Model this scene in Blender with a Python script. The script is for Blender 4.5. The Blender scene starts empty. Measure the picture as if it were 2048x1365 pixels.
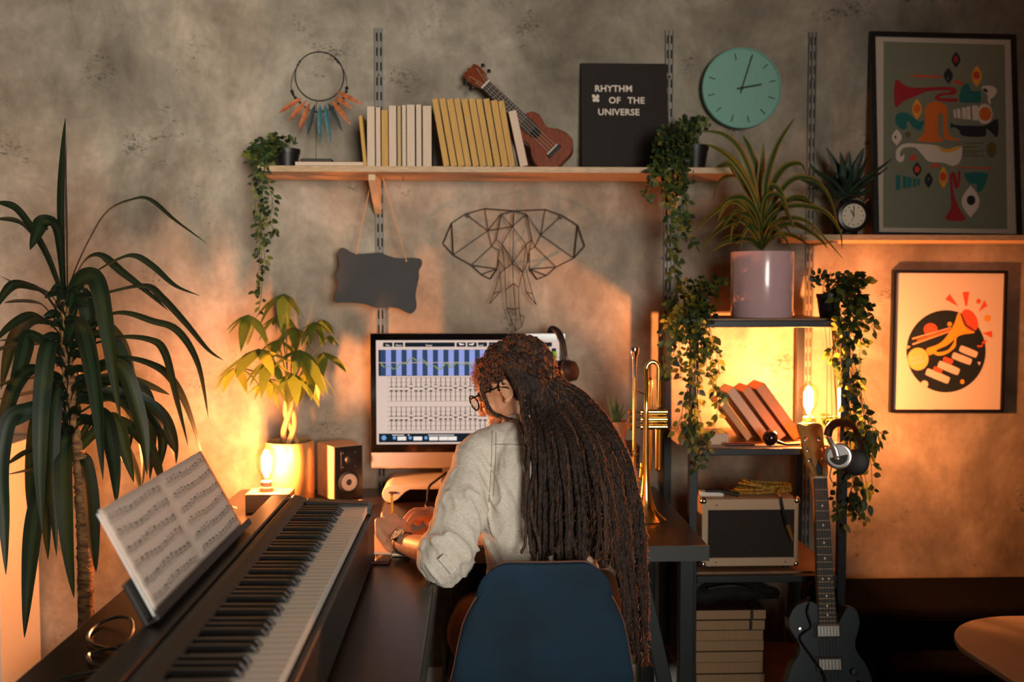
import bpy, bmesh, math, random
from mathutils import Vector, Matrix, noise
from math import sin, cos, pi, radians as R, atan, atan2, sqrt
SC = bpy.context.scene
COL = SC.collection
rnd = random.Random(7)

# ------------------------------------------------------------------ camera
F = 1991.0                     # focal length in pixels of the 2048 px wide frame (35 mm)
EYE = Vector((0, 0, 1.43))
YAW = atan(72 / F); PITCH = atan(102 / F)
camd = bpy.data.cameras.new('camera'); cam = bpy.data.objects.new('camera', camd); COL.objects.link(cam)
camd.sensor_width = 36; camd.lens = 35
cam.location = EYE; cam.rotation_euler = (pi / 2 - PITCH, 0, -YAW)
camd.dof.use_dof = True; camd.dof.focus_distance = 2.48; camd.dof.aperture_fstop = 2.4
camd.clip_start = 0.05
SC.camera = cam
RC = (Matrix.Rotation(-YAW, 3, 'Z') @ Matrix.Rotation(pi / 2 - PITCH, 3, 'X'))

def P(px, py, Y):
    """world point seen at photograph pixel (px, py) on the plane Y"""
    d = RC @ Vector(((px - 1024) / F, -(py - 682.5) / F, -1))
    return EYE + d * (Y / d.y)

# ------------------------------------------------------------------ view and light
SC.view_settings.view_transform = 'Standard'; SC.view_settings.look = 'None'
SC.view_settings.gamma = 1; SC.view_settings.exposure = 0.0; SC.view_settings.use_curve_mapping = False
W = bpy.data.worlds.new('room_ambience'); SC.world = W; W.use_nodes = True
W.node_tree.nodes['Background'].inputs[0].default_value = (0.55, 0.70, 0.80, 1)
W.node_tree.nodes['Background'].inputs[1].default_value = 0.010

def area(name, loc, target, sx, sy, energy, color, spread=180):
    l = bpy.data.lights.new(name, 'AREA'); l.shape = 'RECTANGLE'; l.size = sx; l.size_y = sy
    l.energy = energy; l.color = color; l.spread = R(spread)
    o = bpy.data.objects.new(name, l); COL.objects.link(o); o.location = loc
    o.rotation_euler = (Vector(target) - Vector(loc)).to_track_quat('-Z', 'Y').to_euler()
    return o
# evening daylight through the window behind the photographer
area('window_daylight', (1.0, -2.6, 1.7), (-1.35, 3.4, 1.95), 1.3, 1.5, 35, (1.0, 0.92, 0.80), 60)

# ------------------------------------------------------------------ materials
def lin(c):
    return tuple(((v / 255) / 12.92 if v / 255 <= 0.04045 else ((v / 255 + 0.055) / 1.055) ** 2.4) for v in c) + (1,)
MATS = {}
def mat(name, rgb=0, rough=0.6, metal=0.0, var=0.0, vscale=20, stretch=(1, 1, 1), rgb2=None, bump=0.0, bscale=60,
        emit=None, estr=0, trans=0, coat=0, sheen=0, sub=0, spec=None, wave=None, transl=0):
    if name in MATS: return MATS[name]
    m = bpy.data.materials.new(name); m.use_nodes = True; nt = m.node_tree; b = nt.nodes['Principled BSDF']
    b.inputs['Base Color'].default_value = lin(rgb); b.inputs['Roughness'].default_value = rough
    b.inputs['Metallic'].default_value = metal
    if spec is not None: b.inputs['Specular IOR Level'].default_value = spec
    if coat: b.inputs['Coat Weight'].default_value = coat; b.inputs['Coat Roughness'].default_value = 0.08
    if sheen: b.inputs['Sheen Weight'].default_value = sheen; b.inputs['Sheen Roughness'].default_value = 0.4; b.inputs['Sheen Tint'].default_value = lin(tuple(min(255, v * 1.6 + 40) for v in rgb))
    if sub: b.inputs['Subsurface Weight'].default_value = sub; b.inputs['Subsurface Radius'].default_value = (0.02, 0.008, 0.004)
    if trans: b.inputs['Transmission Weight'].default_value = trans
    if emit: b.inputs['Emission Color'].default_value = lin(emit); b.inputs['Emission Strength'].default_value = estr
    tc = mp = None
    if var or bump or wave or rgb2:
        tc = nt.nodes.new('ShaderNodeTexCoord'); mp = nt.nodes.new('ShaderNodeMapping')
        mp.inputs['Scale'].default_value = stretch; nt.links.new(tc.outputs['Object'], mp.inputs[0])
    if var or rgb2:
        n = nt.nodes.new('ShaderNodeTexNoise'); n.inputs['Scale'].default_value = vscale; n.inputs['Detail'].default_value = 5
        r = nt.nodes.new('ShaderNodeValToRGB'); nt.links.new(mp.outputs[0], n.inputs['Vector']); nt.links.new(n.outputs['Fac'], r.inputs[0])
        c2 = rgb2 or tuple(max(0, v * (1 - var)) for v in rgb)
        r.color_ramp.elements[0].position = 0.35; r.color_ramp.elements[1].position = 0.65
        r.color_ramp.elements[0].color = lin(c2); r.color_ramp.elements[1].color = lin(rgb)
        nt.links.new(r.outputs[0], b.inputs['Base Color'])
    if bump:
        n2 = nt.nodes.new('ShaderNodeTexNoise'); n2.inputs['Scale'].default_value = bscale; n2.inputs['Detail'].default_value = 4
        bp = nt.nodes.new('ShaderNodeBump'); bp.inputs['Strength'].default_value = bump; bp.inputs['Distance'].default_value = 0.01
        nt.links.new(mp.outputs[0], n2.inputs['Vector']); nt.links.new(n2.outputs['Fac'], bp.inputs['Height']); nt.links.new(bp.outputs[0], b.inputs['Normal'])
    if transl:
        out = nt.nodes['Material Output']; tr = nt.nodes.new('ShaderNodeBsdfTranslucent'); mx = nt.nodes.new('ShaderNodeMixShader')
        tr.inputs[0].default_value = lin(tuple(min(255, v * 1.25) for v in rgb)); mx.inputs[0].default_value = transl
        nt.links.new(b.outputs[0], mx.inputs[1]); nt.links.new(tr.outputs[0], mx.inputs[2]); nt.links.new(mx.outputs[0], out.inputs[0])
    MATS[name] = m
    return m

def wall_material():
    m = bpy.data.materials.new('concrete_plaster'); m.use_nodes = True; nt = m.node_tree; b = nt.nodes['Principled BSDF']; L = nt.links
    tc = nt.nodes.new('ShaderNodeTexCoord')
    def ns(scale, detail=6, rough=0.6, st=(1, 1, 1), dist=0.0, loc=(0, 0, 0)):
        mp = nt.nodes.new('ShaderNodeMapping'); mp.inputs['Scale'].default_value = st; mp.inputs['Location'].default_value = loc
        L.new(tc.outputs['Object'], mp.inputs[0])
        n = nt.nodes.new('ShaderNodeTexNoise'); n.inputs['Scale'].default_value = scale; n.inputs['Detail'].default_value = detail
        n.inputs['Roughness'].default_value = rough; n.inputs['Distortion'].default_value = dist; L.new(mp.outputs[0], n.inputs['Vector'])
        return n.outputs['Fac']
    def ramp(f, stops):
        r = nt.nodes.new('ShaderNodeValToRGB'); L.new(f, r.inputs[0]); e = r.color_ramp.elements
        e[0].position, e[0].color = stops[0][0], stops[0][1]; e[1].position, e[1].color = stops[-1][0], stops[-1][1]
        for p, c in stops[1:-1]:
            q = e.new(p); q.color = c
        return r.outputs[0]
    def mul(a, c, f=1.0, mode='MULTIPLY'):
        x = nt.nodes.new('ShaderNodeMixRGB'); x.blend_type = mode; x.inputs[0].default_value = f
        L.new(a, x.inputs[1]); L.new(c, x.inputs[2]); return x.outputs[0]
    big = ramp(ns(2.0, 5, 0.65, dist=0.3), [(0.32, lin((116, 107, 92))), (0.5, lin((156, 146, 129))), (0.68, lin((194, 183, 165)))])
    g = lambda v: (v, v, v, 1)
    med = ramp(ns(7, 7, 0.7, (1, 1, 0.55), 0.6), [(0.3, g(0.70)), (0.7, g(1.12))])
    fine = ramp(ns(38, 4, 0.6, (1, 1, 0.8)), [(0.25, g(0.88)), (0.75, g(1.06))])
    # dark pits, gathered in patches
    pit = ns(60, 4, 0.75, (1, 1, 1.9), 0.8); patch = ns(4.2, 2, 0.5, (1, 1, 1.4), 0, (3.1, 0, 1.7))
    pm = nt.nodes.new('ShaderNodeMath'); pm.operation = 'MULTIPLY_ADD'; pm.inputs[1].default_value = 0.75; L.new(patch, pm.inputs[0]); 
    ma = nt.nodes.new('ShaderNodeMath'); ma.operation = 'MULTIPLY'; ma.inputs[1].default_value = 0.6; L.new(pit, ma.inputs[0]); L.new(ma.outputs[0], pm.inputs[2])
    pits = ramp(pm.outputs[0], [(0.0, g(1)), (0.838, g(1)), (0.875, g(0.42))])
    col = mul(mul(mul(big, med), fine), pits)
    L.new(col, b.inputs['Base Color']); b.inputs['Roughness'].default_value = 0.62; b.inputs['Specular IOR Level'].default_value = 0.3
    bp = nt.nodes.new('ShaderNodeBump'); bp.inputs['Strength'].default_value = 0.25; bp.inputs['Distance'].default_value = 0.01
    L.new(ns(14, 6, 0.7), bp.inputs['Height']); L.new(bp.outputs[0], b.inputs['Normal'])
    return m

# ------------------------------------------------------------------ mesh building
MW = {}
class MB:
    """collects shapes (in world space through self.M) and links them as one mesh object"""
    def __init__(s, M=None):
        s.v = []; s.f = []; s.mi = []; s.M = M or Matrix.Identity(4); s.cur = 0
    def add(s, vs, fs, M=None):
        o = len(s.v); T = s.M @ M if M else s.M
        s.v += [T @ Vector(p) for p in vs]; s.f += [tuple(i + o for i in f) for f in fs]; s.mi += [s.cur] * len(fs)
        return s
    def box(s, x0, x1, y0, y1, z0, z1, M=None):
        vs = [(x, y, z) for x in (x0, x1) for y in (y0, y1) for z in (z0, z1)]
        return s.add(vs, [(0, 1, 3, 2), (4, 6, 7, 5), (0, 4, 5, 1), (2, 3, 7, 6), (0, 2, 6, 4), (1, 5, 7, 3)], M)
    def tube(s, pts, r, n=8, caps=True, flat=1.0, M=None):
        pts = [Vector(p) for p in pts]; k = len(pts)
        rs = r if isinstance(r, (list, tuple)) else [r] * k
        vs = []; fs = []; up = None
        for i in range(k):
            t = (pts[min(i + 1, k - 1)] - pts[max(i - 1, 0)])
            t = t.normalized() if t.length > 1e-9 else Vector((0, 0, 1))
            if up is None:
                up = Vector((0, 0, 1)) if abs(t.z) < 0.9 else Vector((0, 1, 0))
            a = (up - t * up.dot(t)); a = a.normalized() if a.length > 1e-6 else t.orthogonal().normalized(); up = a; bb = t.cross(a)
            for j in range(n):
                th = 2 * pi * j / n
                vs.append(pts[i] + (a * cos(th) * flat + bb * sin(th)) * rs[i])
        for i in range(k - 1):
            for j in range(n):
                fs.append((i * n + j, i * n + (j + 1) % n, (i + 1) * n + (j + 1) % n, (i + 1) * n + j))
        if caps: fs.append(tuple(range(n))[::-1]); fs.append(tuple((k - 1) * n + j for j in range(n)))
        return s.add(vs, fs, M)
    def cyl(s, p0, p1, r0, r1=None, n=16, caps=True, M=None):
        return s.tube([p0, p1], [r0, r0 if r1 is None else r1], n, caps, 1.0, M)
    def lathe(s, prof, n=24, o=(0, 0, 0), M=None, caps=True):
        vs = [(o[0] + r * cos(2 * pi * j / n), o[1] + r * sin(2 * pi * j / n), o[2] + z) for r, z in prof for j in range(n)]
        fs = [(i * n + j, i * n + (j + 1) % n, (i + 1) * n + (j + 1) % n, (i + 1) * n + j) for i in range(len(prof) - 1) for j in range(n)]
        if caps: fs += [tuple(range(n))[::-1], tuple((len(prof) - 1) * n + j for j in range(n))]
        return s.add(vs, fs, M)
    def prism(s, poly, t0, t1, M=None):
        """polygon in local x-z plane, extruded along y from t0 to t1"""
        n = len(poly); vs = [(x, t0, z) for x, z in poly] + [(x, t1, z) for x, z in poly]
        fs = [tuple(range(n)), tuple(range(n, 2 * n))[::-1]] + [(i, (i + 1) % n, n + (i + 1) % n, n + i) for i in range(n)]
        return s.add(vs, fs, M)
    def ball(s, c, r, sc=(1, 1, 1), nu=12, nv=8, M=None):
        vs = []; fs = []
        for i in range(nv + 1):
            ph = pi * i / nv
            for j in range(nu):
                th = 2 * pi * j / nu
                vs.append((c[0] + r * sc[0] * sin(ph) * cos(th), c[1] + r * sc[1] * sin(ph) * sin(th), c[2] + r * sc[2] * cos(ph)))
        for i in range(nv):
            for j in range(nu):
                fs.append((i * nu + j, (i + 1) * nu + j, (i + 1) * nu + (j + 1) % nu, i * nu + (j + 1) % nu))
        return s.add(vs, fs, M)
    def leaf(s, pts, widths, wdirs, fold=0.25, mats=None, cols=4, M=None):
        """ribbon along pts, half widths, width direction(s); folded along the midrib"""
        pts = [Vector(p) for p in pts]; k = len(pts); vs = []; fs = []; mi = []
        for i in range(k):
            t = (pts[min(i + 1, k - 1)] - pts[max(i - 1, 0)]).normalized()
            wd = wdirs[i] if isinstance(wdirs, list) else wdirs
            wd = (wd - t * wd.dot(t)); wd = wd.normalized() if wd.length > 1e-6 else t.orthogonal().normalized(); nn = t.cross(wd)
            for c in range(cols + 1):
                u = c / cols * 2 - 1
                vs.append(pts[i] + wd * widths[i] * u + nn * abs(u) * widths[i] * fold)
        for i in range(k - 1):
            for c in range(cols):
                a = i * (cols + 1) + c; fs.append((a, a + 1, a + cols + 2, a + cols + 1)); mi.append(mats[c] if mats else s.cur)
        o = len(s.f); s.add(vs, fs, M); s.mi[o:] = mi
        return s
    def build(s, name, mats, parent=None, bevel=0, seg=2, smooth=False, sub=0, solid=0, angle=35, mods=None):
        if not isinstance(mats, (list, tuple)): mats = [mats]
        xs = [p.x for p in s.v]; ys = [p.y for p in s.v]; zs = [p.z for p in s.v]
        org = Vector(((min(xs) + max(xs)) / 2, (min(ys) + max(ys)) / 2, min(zs)))
        me = bpy.data.meshes.new(name); me.from_pydata([p - org for p in s.v], [], s.f); me.validate(clean_customdata=False)
        for m in mats: me.materials.append(m)
        if len(me.polygons) == len(s.mi): me.polygons.foreach_set('material_index', s.mi)
        bm = bmesh.new(); bm.from_mesh(me); bmesh.ops.recalc_face_normals(bm, faces=bm.faces); bm.to_mesh(me); bm.free()
        if smooth:
            me.polygons.foreach_set('use_smooth', [True] * len(me.polygons))
            if not sub: me.set_sharp_from_angle(angle=R(angle))
        o = bpy.data.objects.new(name, me); COL.objects.link(o)
        place(o, org, parent)
        if bevel:
            b = o.modifiers.new('bevel', 'BEVEL'); b.width = bevel; b.segments = seg; b.limit_method = 'ANGLE'; b.angle_limit = R(40)
        if solid:
            b = o.modifiers.new('solid', 'SOLIDIFY'); b.thickness = solid; b.offset = 0
        if sub:
            b = o.modifiers.new('sub', 'SUBSURF'); b.levels = sub; b.render_levels = sub
        return o
def place(o, org, parent):
    o.location = org; MW[o.name] = Matrix.Translation(org)
    if parent:
        o.parent = parent; o.matrix_parent_inverse = MW[parent.name].inverted()
def tag(o, label=None, cat=None, group=None, kind=None):
    if label: o['label'] = label
    if cat: o['category'] = cat
    if group: o['group'] = group
    if kind: o['kind'] = kind
    return o
def thing(name, label, cat, loc, group=None):
    o = bpy.data.objects.new(name, None); o.empty_display_size = 0.05; COL.objects.link(o); o.location = loc
    MW[o.name] = Matrix.Translation(loc)
    return tag(o, label, cat, group)
def T(x=0, y=0, z=0): return Matrix.Translation((x, y, z))
def RZ(a): return Matrix.Rotation(a, 4, 'Z')
def RX(a): return Matrix.Rotation(a, 4, 'X')
def RY(a): return Matrix.Rotation(a, 4, 'Y')
def frame3(o, x, y, z):
    return Matrix(((x[0], y[0], z[0], o[0]), (x[1], y[1], z[1], o[1]), (x[2], y[2], z[2], o[2]), (0, 0, 0, 1)))
def crv(pts, n=6):
    """Catmull-Rom through the points"""
    p = [Vector(q) for q in pts]; out = []
    for i in range(len(p) - 1):
        a, b, c, d = p[max(i - 1, 0)], p[i], p[i + 1], p[min(i + 2, len(p) - 1)]
        for k in range(n):
            t = k / n
            out.append(0.5 * ((2 * b) + (c - a) * t + (2 * a - 5 * b + 4 * c - d) * t * t + (3 * b - a - 3 * c + d) * t ** 3))
    out.append(p[-1]); return out
def blob(name, chains, mats, parent, voxel=0.004, smooth=6, extra=None, post=None, disp=None):
    """one continuous surface grown round chains of (point, radius) joints"""
    mb = MB()
    for ch in chains:
        if len(ch) == 1: ch = [ch[0], ch[0]]
        for (p0, r0, *s0), (p1, r1, *s1) in zip(ch, ch[1:]):
            p0 = Vector(p0); p1 = Vector(p1); L = (p1 - p0).length; k = max(1, int(L / (0.28 * max(min(r0, r1), 0.004))))
            a = Vector(s0[0]) if s0 else Vector((1, 1, 1)); b = Vector(s1[0]) if s1 else Vector((1, 1, 1))
            for i in range(k + 1):
                t = i / k; mb.ball(p0.lerp(p1, t), r0 + (r1 - r0) * t, a.lerp(b, t), 14, 9)
    if extra: extra(mb)
    me = bpy.data.meshes.new(name + '_src'); me.from_pydata(mb.v, [], mb.f)
    o = bpy.data.objects.new(name + '_src', me); COL.objects.link(o)
    m = o.modifiers.new('r', 'REMESH'); m.mode = 'VOXEL'; m.voxel_size = voxel
    if smooth:
        m = o.modifiers.new('s', 'SMOOTH'); m.factor = 0.6; m.iterations = smooth
    dg = bpy.context.evaluated_depsgraph_get(); dg.update()
    nm = bpy.data.meshes.new_from_object(o.evaluated_get(dg)); nm.name = name
    bpy.data.objects.remove(o); bpy.data.meshes.remove(me)
    if disp:
        nm.update()
        ns = [v.normal.copy() for v in nm.vertices]
        for v, n in zip(nm.vertices, ns): v.co += disp(v.co, n)
    nm.materials.clear()
    for mm in (mats if isinstance(mats, (list, tuple)) else [mats]): nm.materials.append(mm)
    nm.polygons.foreach_set('use_smooth', [True] * len(nm.polygons))
    if post: post(nm)
    r = bpy.data.objects.new(name, nm); COL.objects.link(r)
    vs = [v.co for v in nm.vertices]; org = Vector((sum(v.x for v in vs) / len(vs), sum(v.y for v in vs) / len(vs), min(v.z for v in vs)))
    nm.transform(Matrix.Translation(-org)); place(r, org, parent)
    return r

# ------------------------------------------------------------------ shared materials
RAIL = mat('rail_grey', (128, 124, 116), 0.5, 0.2)
BLACK = mat('black_paint', (22, 22, 24), 0.45); STEELBLUE = mat('dark_blue_grey_steel', (28, 35, 40), 0.45, 0.2)
OAK = mat('pale_laminate', (205, 172, 132), 0.5, var=0.14, vscale=30, stretch=(1, 8, 8)); 
CHROME = mat('chrome', (220, 220, 215), 0.15, 1.0); STEEL = mat('grey_steel', (150, 148, 142), 0.4, 0.7)
BRASS = mat('polished_brass', (250, 216, 132), 0.16, 1.0); DARKPL = mat('black_plastic', (18, 18, 19), 0.5)
PAGE = mat('book_paper', (222, 205, 178), 0.85, var=0.10, vscale=120, stretch=(8, 8, 0.4)); WHITE = mat('white_paint', (225, 222, 215), 0.5)
DESKM = mat('dark_desk_laminate', (42, 28, 21), 0.28, var=0.3, vscale=14, stretch=(1, 6, 6), bump=0.02)
SOIL = mat('potting_soil', (36, 26, 18), 0.95, bump=0.6)
LEAFG = mat('ivy_leaf', (72, 96, 52), 0.5, var=0.4, vscale=9, transl=0.25); STEMG = mat('green_stem', (70, 84, 40), 0.6)

# ------------------------------------------------------------------ room shell
WALLY = 3.47; DZ = 0.74
o = MB().box(-3.4, 3.4, WALLY, WALLY + 0.15, 0, 2.9).build('wall_back', wall_material()); tag(o, kind='structure')
PLAIN = mat('plain_plaster', (150, 142, 130), 0.8, var=0.12, vscale=3)
tag(MB().box(-3.4, 3.4, -3, WALLY + 0.15, -0.1, 0).build('floor', mat('oak_floor', (120, 98, 76), 0.5, var=0.25, vscale=6, stretch=(8, 1, 1))), kind='structure')
tag(MB().box(-3.4, 3.4, -3, WALLY + 0.15, 2.9, 3.0).build('ceiling', PLAIN), kind='structure')
tag(MB().box(3.4, 3.5, -3, WALLY + 0.15, 0, 2.9).build('wall_right', PLAIN), kind='structure')
tag(MB().box(-3.5, -3.4, -3, WALLY + 0.15, 0, 2.9).build('wall_left', PLAIN), kind='structure')
tag(MB().box(-3.4, 3.4, WALLY - 0.015, WALLY, 0, 0.10).build('baseboard_back', WHITE, bevel=0.003), kind='structure')
# ------------------------------------------------------------------ desk: long top under the wall and a return towards the camera
desk = thing('corner_desk', 'dark wood-topped L-shaped desk with metal frame holding the computer and piano', 'desk', (0.3, 3.05, 0))
MB().prism([(-.815, .705), (0.627, .705), (0.627, .74), (-.815, .74)], 2.635, 3.45).build('desktop', DESKM, desk, bevel=0.003)
MB().box(-.815, -.10, 0.9, 2.634, .705, .74).build('return_top', DESKM, desk, bevel=0.003)
EDG = mat('grey_edge_band', (58, 64, 66), 0.6)
MB().box(-.095, 0.627, 2.628, 2.6345, .70, .742).build('front_edge', EDG, desk)
MB().box(-.0995, -.093, 0.9, 2.627, .702, .741).build('return_edge', EDG, desk)
def bar(name, p0, p1, w, parent, m=STEELBLUE):
    p0 = Vector(p0); p1 = Vector(p1); z = (p1 - p0).normalized(); x = Vector((0, 1, 0)) if abs(z.y) < .9 else Vector((1, 0, 0)); x = (x - z * x.dot(z)).normalized(); y = z.cross(x)
    MB(frame3(p0, x, y, z)).box(-w / 2, w / 2, -w / 2, w / 2, 0, (p1 - p0).length).build(name, m, parent, bevel=0.002)
for x0, y0, x1, y1 in ((.44, 2.72, .60, 2.70), (0.60, 2.80, 0.60, 2.80), (0.595, 3.38, 0.595, 3.38), (-.77, 3.38, -.77, 3.38), (-.77, 1.0, -.77, 1.0), (-.14, 1.0, -.14, 1.0)):
    bar('leg', (x0, y0, .704), (x1, y1, 0), .04, desk)
bar('crossbar', (.44, 2.74, .685), (.44, 3.38, .685), .035, desk)

# ------------------------------------------------------------------ slotted wall rails
SLOT = mat('slot_shadow_black', (14, 13, 12), 0.9)
rail_names = ['slotted metal wall rail rising beside the row of upright books', 'slotted metal wall rail passing behind the edge of the letter board', 'slotted metal wall rail between the round clock and the large framed poster']
for i, (px, ztop, zb) in enumerate(((757, None, .3), (1340, None, .3), (1627, None, .3))):
    x = P(px, 60, WALLY - .012).x; z1 = P(px, (57, 62, 66)[i], WALLY).z
    t = thing('wall_rail', rail_names[i], 'rail', (x, WALLY - .006, zb), 'slotted metal wall rails')
    m = MB()
    m.box(x - .0135, x + .0135, WALLY - .004, WALLY, zb, z1)
    for s in (-1, 0, 1): m.box(x + s * .0125 - (.0016 if s else .0025), x + s * .0125 + (.0016 if s else .0025), WALLY - .013, WALLY - .004, zb, z1)
    m.cur = 1; z = zb + .03
    while z < z1 - .02:
        for s in (-.0068, .0068): m.box(x + s - .0025, x + s + .0025, WALLY - .0046, WALLY - .0038, z, z + .029)
        z += .05
    m.build('channel', [RAIL, SLOT], t)
    for z in (z1 - .16, z1 - .75): MB().ball((x, WALLY - .013, z), .0045).build('screw', CHROME, t)

# ------------------------------------------------------------------ wall shelves
SHZ = 1.824
sh = thing('wall_shelf', 'long pale wooden wall shelf carrying books, ukulele and letter board', 'shelf', (.07, 3.33, 1.805))
MB().box(-.692, .842, 3.20, 3.452, 1.805, SHZ).build('board', OAK, sh, bevel=0.001)
def bracket(x, z, par, m):
    MB(T(x, 0, 0)).add([(-.012, 3.452, z), (.012, 3.452, z), (-.012, 3.25, z), (.012, 3.25, z), (-.012, 3.452, z - .115), (.012, 3.452, z - .115), (-.012, 3.25, z - .02), (.012, 3.25, z - .02)],
        [(0, 1, 3, 2), (0, 2, 6, 4), (1, 5, 7, 3), (4, 6, 7, 5), (2, 3, 7, 6), (0, 4, 5, 1)]).build('bracket', m, par, bevel=0.002)
BRK = mat('pale_bracket', (205, 180, 145), .5)
bracket(P(757, 380, WALLY).x, 1.8045, sh, BRK); bracket(P(1340, 380, WALLY).x, 1.8045, sh, BRK)
MB().tube([(P(806, 370, 3.3).x, 3.3, 1.805), (P(806, 370, 3.3).x, 3.3, 1.788)], .002).build('hook', CHROME, sh)
SH2 = 1.611
sh2 = thing('wall_shelf', 'short pale wooden wall shelf holding the alarm clock and large poster', 'shelf', (1.7, 3.34, 1.592))
MB().box(1.06, 2.35, 3.22, 3.452, 1.592, SH2).build('board', OAK, sh2, bevel=0.001)
MB().box(P(1627, 480, WALLY).x - .011, P(1627, 480, WALLY).x + .011, 3.26, 3.455, 1.5835, 1.5915).build('bracket', RAIL, sh2, bevel=.001)

# ------------------------------------------------------------------ black metal shelf unit
UX0, UX1, UY0, UY1 = .662, 1.125, 3.0, 3.415
unit = thing('shelf_unit', 'dark metal open shelf unit with wooden shelves holding the pink pot and amplifier', 'shelf unit', ((UX0 + UX1) / 2, 3.2, 0))
for x in (UX0, UX1):
    for y in (UY0, UY1):
        MB().box(x - .013, x + .013, y - .013, y + .013, 0, 1.343).build('post', STEELBLUE, unit, bevel=0.002)
LV = (1.343, .952, .558, .19)
for z in LV:
    MB().box(UX0 + .002, UX1 - .002, UY0 + .0145, UY1, z - .014, z).build('shelf_board', mat('brown_shelf_board', (150, 112, 78), .5, var=.2, vscale=20, stretch=(1, 6, 6)), unit, bevel=.001)
    MB().box(UX0 + .013, UX1 - .013, UY0 - .013, UY0 + .014, z - .026, z - .006).build('shelf_rail', STEELBLUE, unit, bevel=.002)
    MB().box(UX0 + .013, UX1 - .013, UY1 - .012, UY1 + .012, z - .03, z - .0145).build('shelf_rail', STEELBLUE, unit, bevel=.002)
    if z < 1.2 or True:
        for s, x in ((1, UX0 + .013), (-1, UX1 - .013)):
            m = MB(T(x, UY0, z - .026)); n = 6; rr = .035
            arc = [(s * (rr - rr * sin(pi / 2 * k / n)), -(rr - rr * cos(pi / 2 * k / n))) for k in range(n + 1)]
            m.prism([(0, 0)] + arc, -.006, .006).build('corner_brace', STEELBLUE, unit)

# ------------------------------------------------------------------ low white cupboard at the far left
cup = thing('low_cupboard', 'low white cupboard against the wall behind the tall dracaena', 'cupboard', (-1.9, 3.32, 0))
CREAM = mat('cream_lacquer', (226, 216, 198), .55)
MB().box(-2.4, -1.51, 3.17, 3.452, .0, .91).build('body', CREAM, cup, bevel=.003)
MB().box(-2.42, -1.50, 3.155, 3.452, .9105, .933).build('top', CREAM, cup, bevel=.003)
for x0, x1 in ((-2.39, -1.96), (-1.95, -1.52)):
    d = MB().box(x0, x1, 3.150, 3.169, .04, .90).build('door', CREAM, cup, bevel=.002)
    MB().ball((x1 - .04 if x0 < -2 else x0 + .04, 3.138, .72), .012).build('knob', STEEL, d)

# ------------------------------------------------------------------ black sofa and white table at the right
sofa = thing('sofa', 'black sofa with rounded corner standing against the wall', 'sofa', (1.9, 3.1, 0))
BLKF = mat('black_upholstery', (5, 5, 6), .9, spec=.08, bump=.1, bscale=200)
def rbox(x0, x1, y0, y1, z0, z1, r, name, m, par, seg=5):
    return MB().box(x0, x1, y0, y1, z0, z1).build(name, m, par, bevel=r, seg=seg, smooth=False)
rbox(1.15, 2.8, 3.0, 3.40, .06, .430, .045, 'backrest', BLKF, sofa)
rbox(1.24, 2.8, 2.80, 2.999, .06, .32, .04, 'seat_cushion', BLKF, sofa)
for x in (1.2, 2.72):
    for y in (2.85, 3.35): MB().cyl((x, y, 0), (x, y, .059), .02).build('foot', BLACK, sofa)
tb = thing('side_table', 'white table with rounded thin top standing in front of the black sofa', 'table', (1.62, 2.36, 0))
poly = []
X0, X1, Y0, Y1, rr = 1.262, 2.05, 1.95, 2.745, .26
for cx, cy, a0 in ((X1 - rr, Y1 - rr, 0), (X0 + rr, Y1 - rr, 90), (X0 + rr + .02, Y0 + rr, 180), (X1 - rr, Y0 + rr, 270)):
    for k in range(13): a = R(a0 + k * 7.5); poly.append((cx + rr * cos(a), cy + rr * sin(a)))
m = MB(frame3((0, 0, .485), (1, 0, 0), (0, 0, 1), (0, 1, 0))); m.prism(poly, 0, .016); m.build('table_top', mat('white_laminate', (150, 136, 118), .5), tb, bevel=.003)
for x, y in ((1.42, 2.6), (1.9, 2.6), (1.45, 2.12), (1.9, 2.12)): MB().cyl((x, y, 0), (x, y, .4845), .012).build('leg', BLACK, tb)

# ------------------------------------------------------------------ wall clock
def clock():
    c = P(1484, 176, WALLY - .045); c2 = Vector((c.x, WALLY, c.z))
    t = thing('wall_clock', 'round mint green wall clock with dark hands and hour marks', 'clock', (c.x, WALLY - .001, c.z - .135))
    MINT = mat('mint_green_plastic', (104, 170, 158), .45); DK = mat('dark_green_print', (18, 34, 32), .6)
    fr = frame3((c.x, WALLY - .002, c.z), (1, 0, 0), (0, 0, 1), (0, -1, 0))
    r = .138
    prof = [(r * .86, 0), (r * .97, .012), (r, .03), (r, .040), (r * .985, .045), (r * .955, .045), (r * .95, .041), (0.001, .0405)]
    MB(fr).lathe(prof, 64).build('case', MINT, t, smooth=True)
    MB(fr).lathe([(r * .945, .0415), (.001, .0416)], 64, caps=False).build('dial', mat('mint_dial', (126, 178, 162), .7), t)
    for k in range(12):
        a = R(30 * k + 12.5) ; 
        L = (.80, .985)
        if k == 1: continue
        m = MB(fr @ RZ(a - pi / 2 * 0)); m.box(-.0017, .0017, r * .70, r * .87, .0418, .0428).build('hour_mark', DK, t)
    def hand(a, L, w, nm):
        MB(fr @ RZ(-R(a))).box(-w, w, -.018, L, .0435, .045).build(nm, DK, t)
    hand(17, .115, .0022, 'minute_hand'); hand(79.5, .068, .003, 'hour_hand')
    MB(fr).cyl((0, 0, .0425), (0, 0, .048), .006).build('hub', DK, t)
clock()

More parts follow.
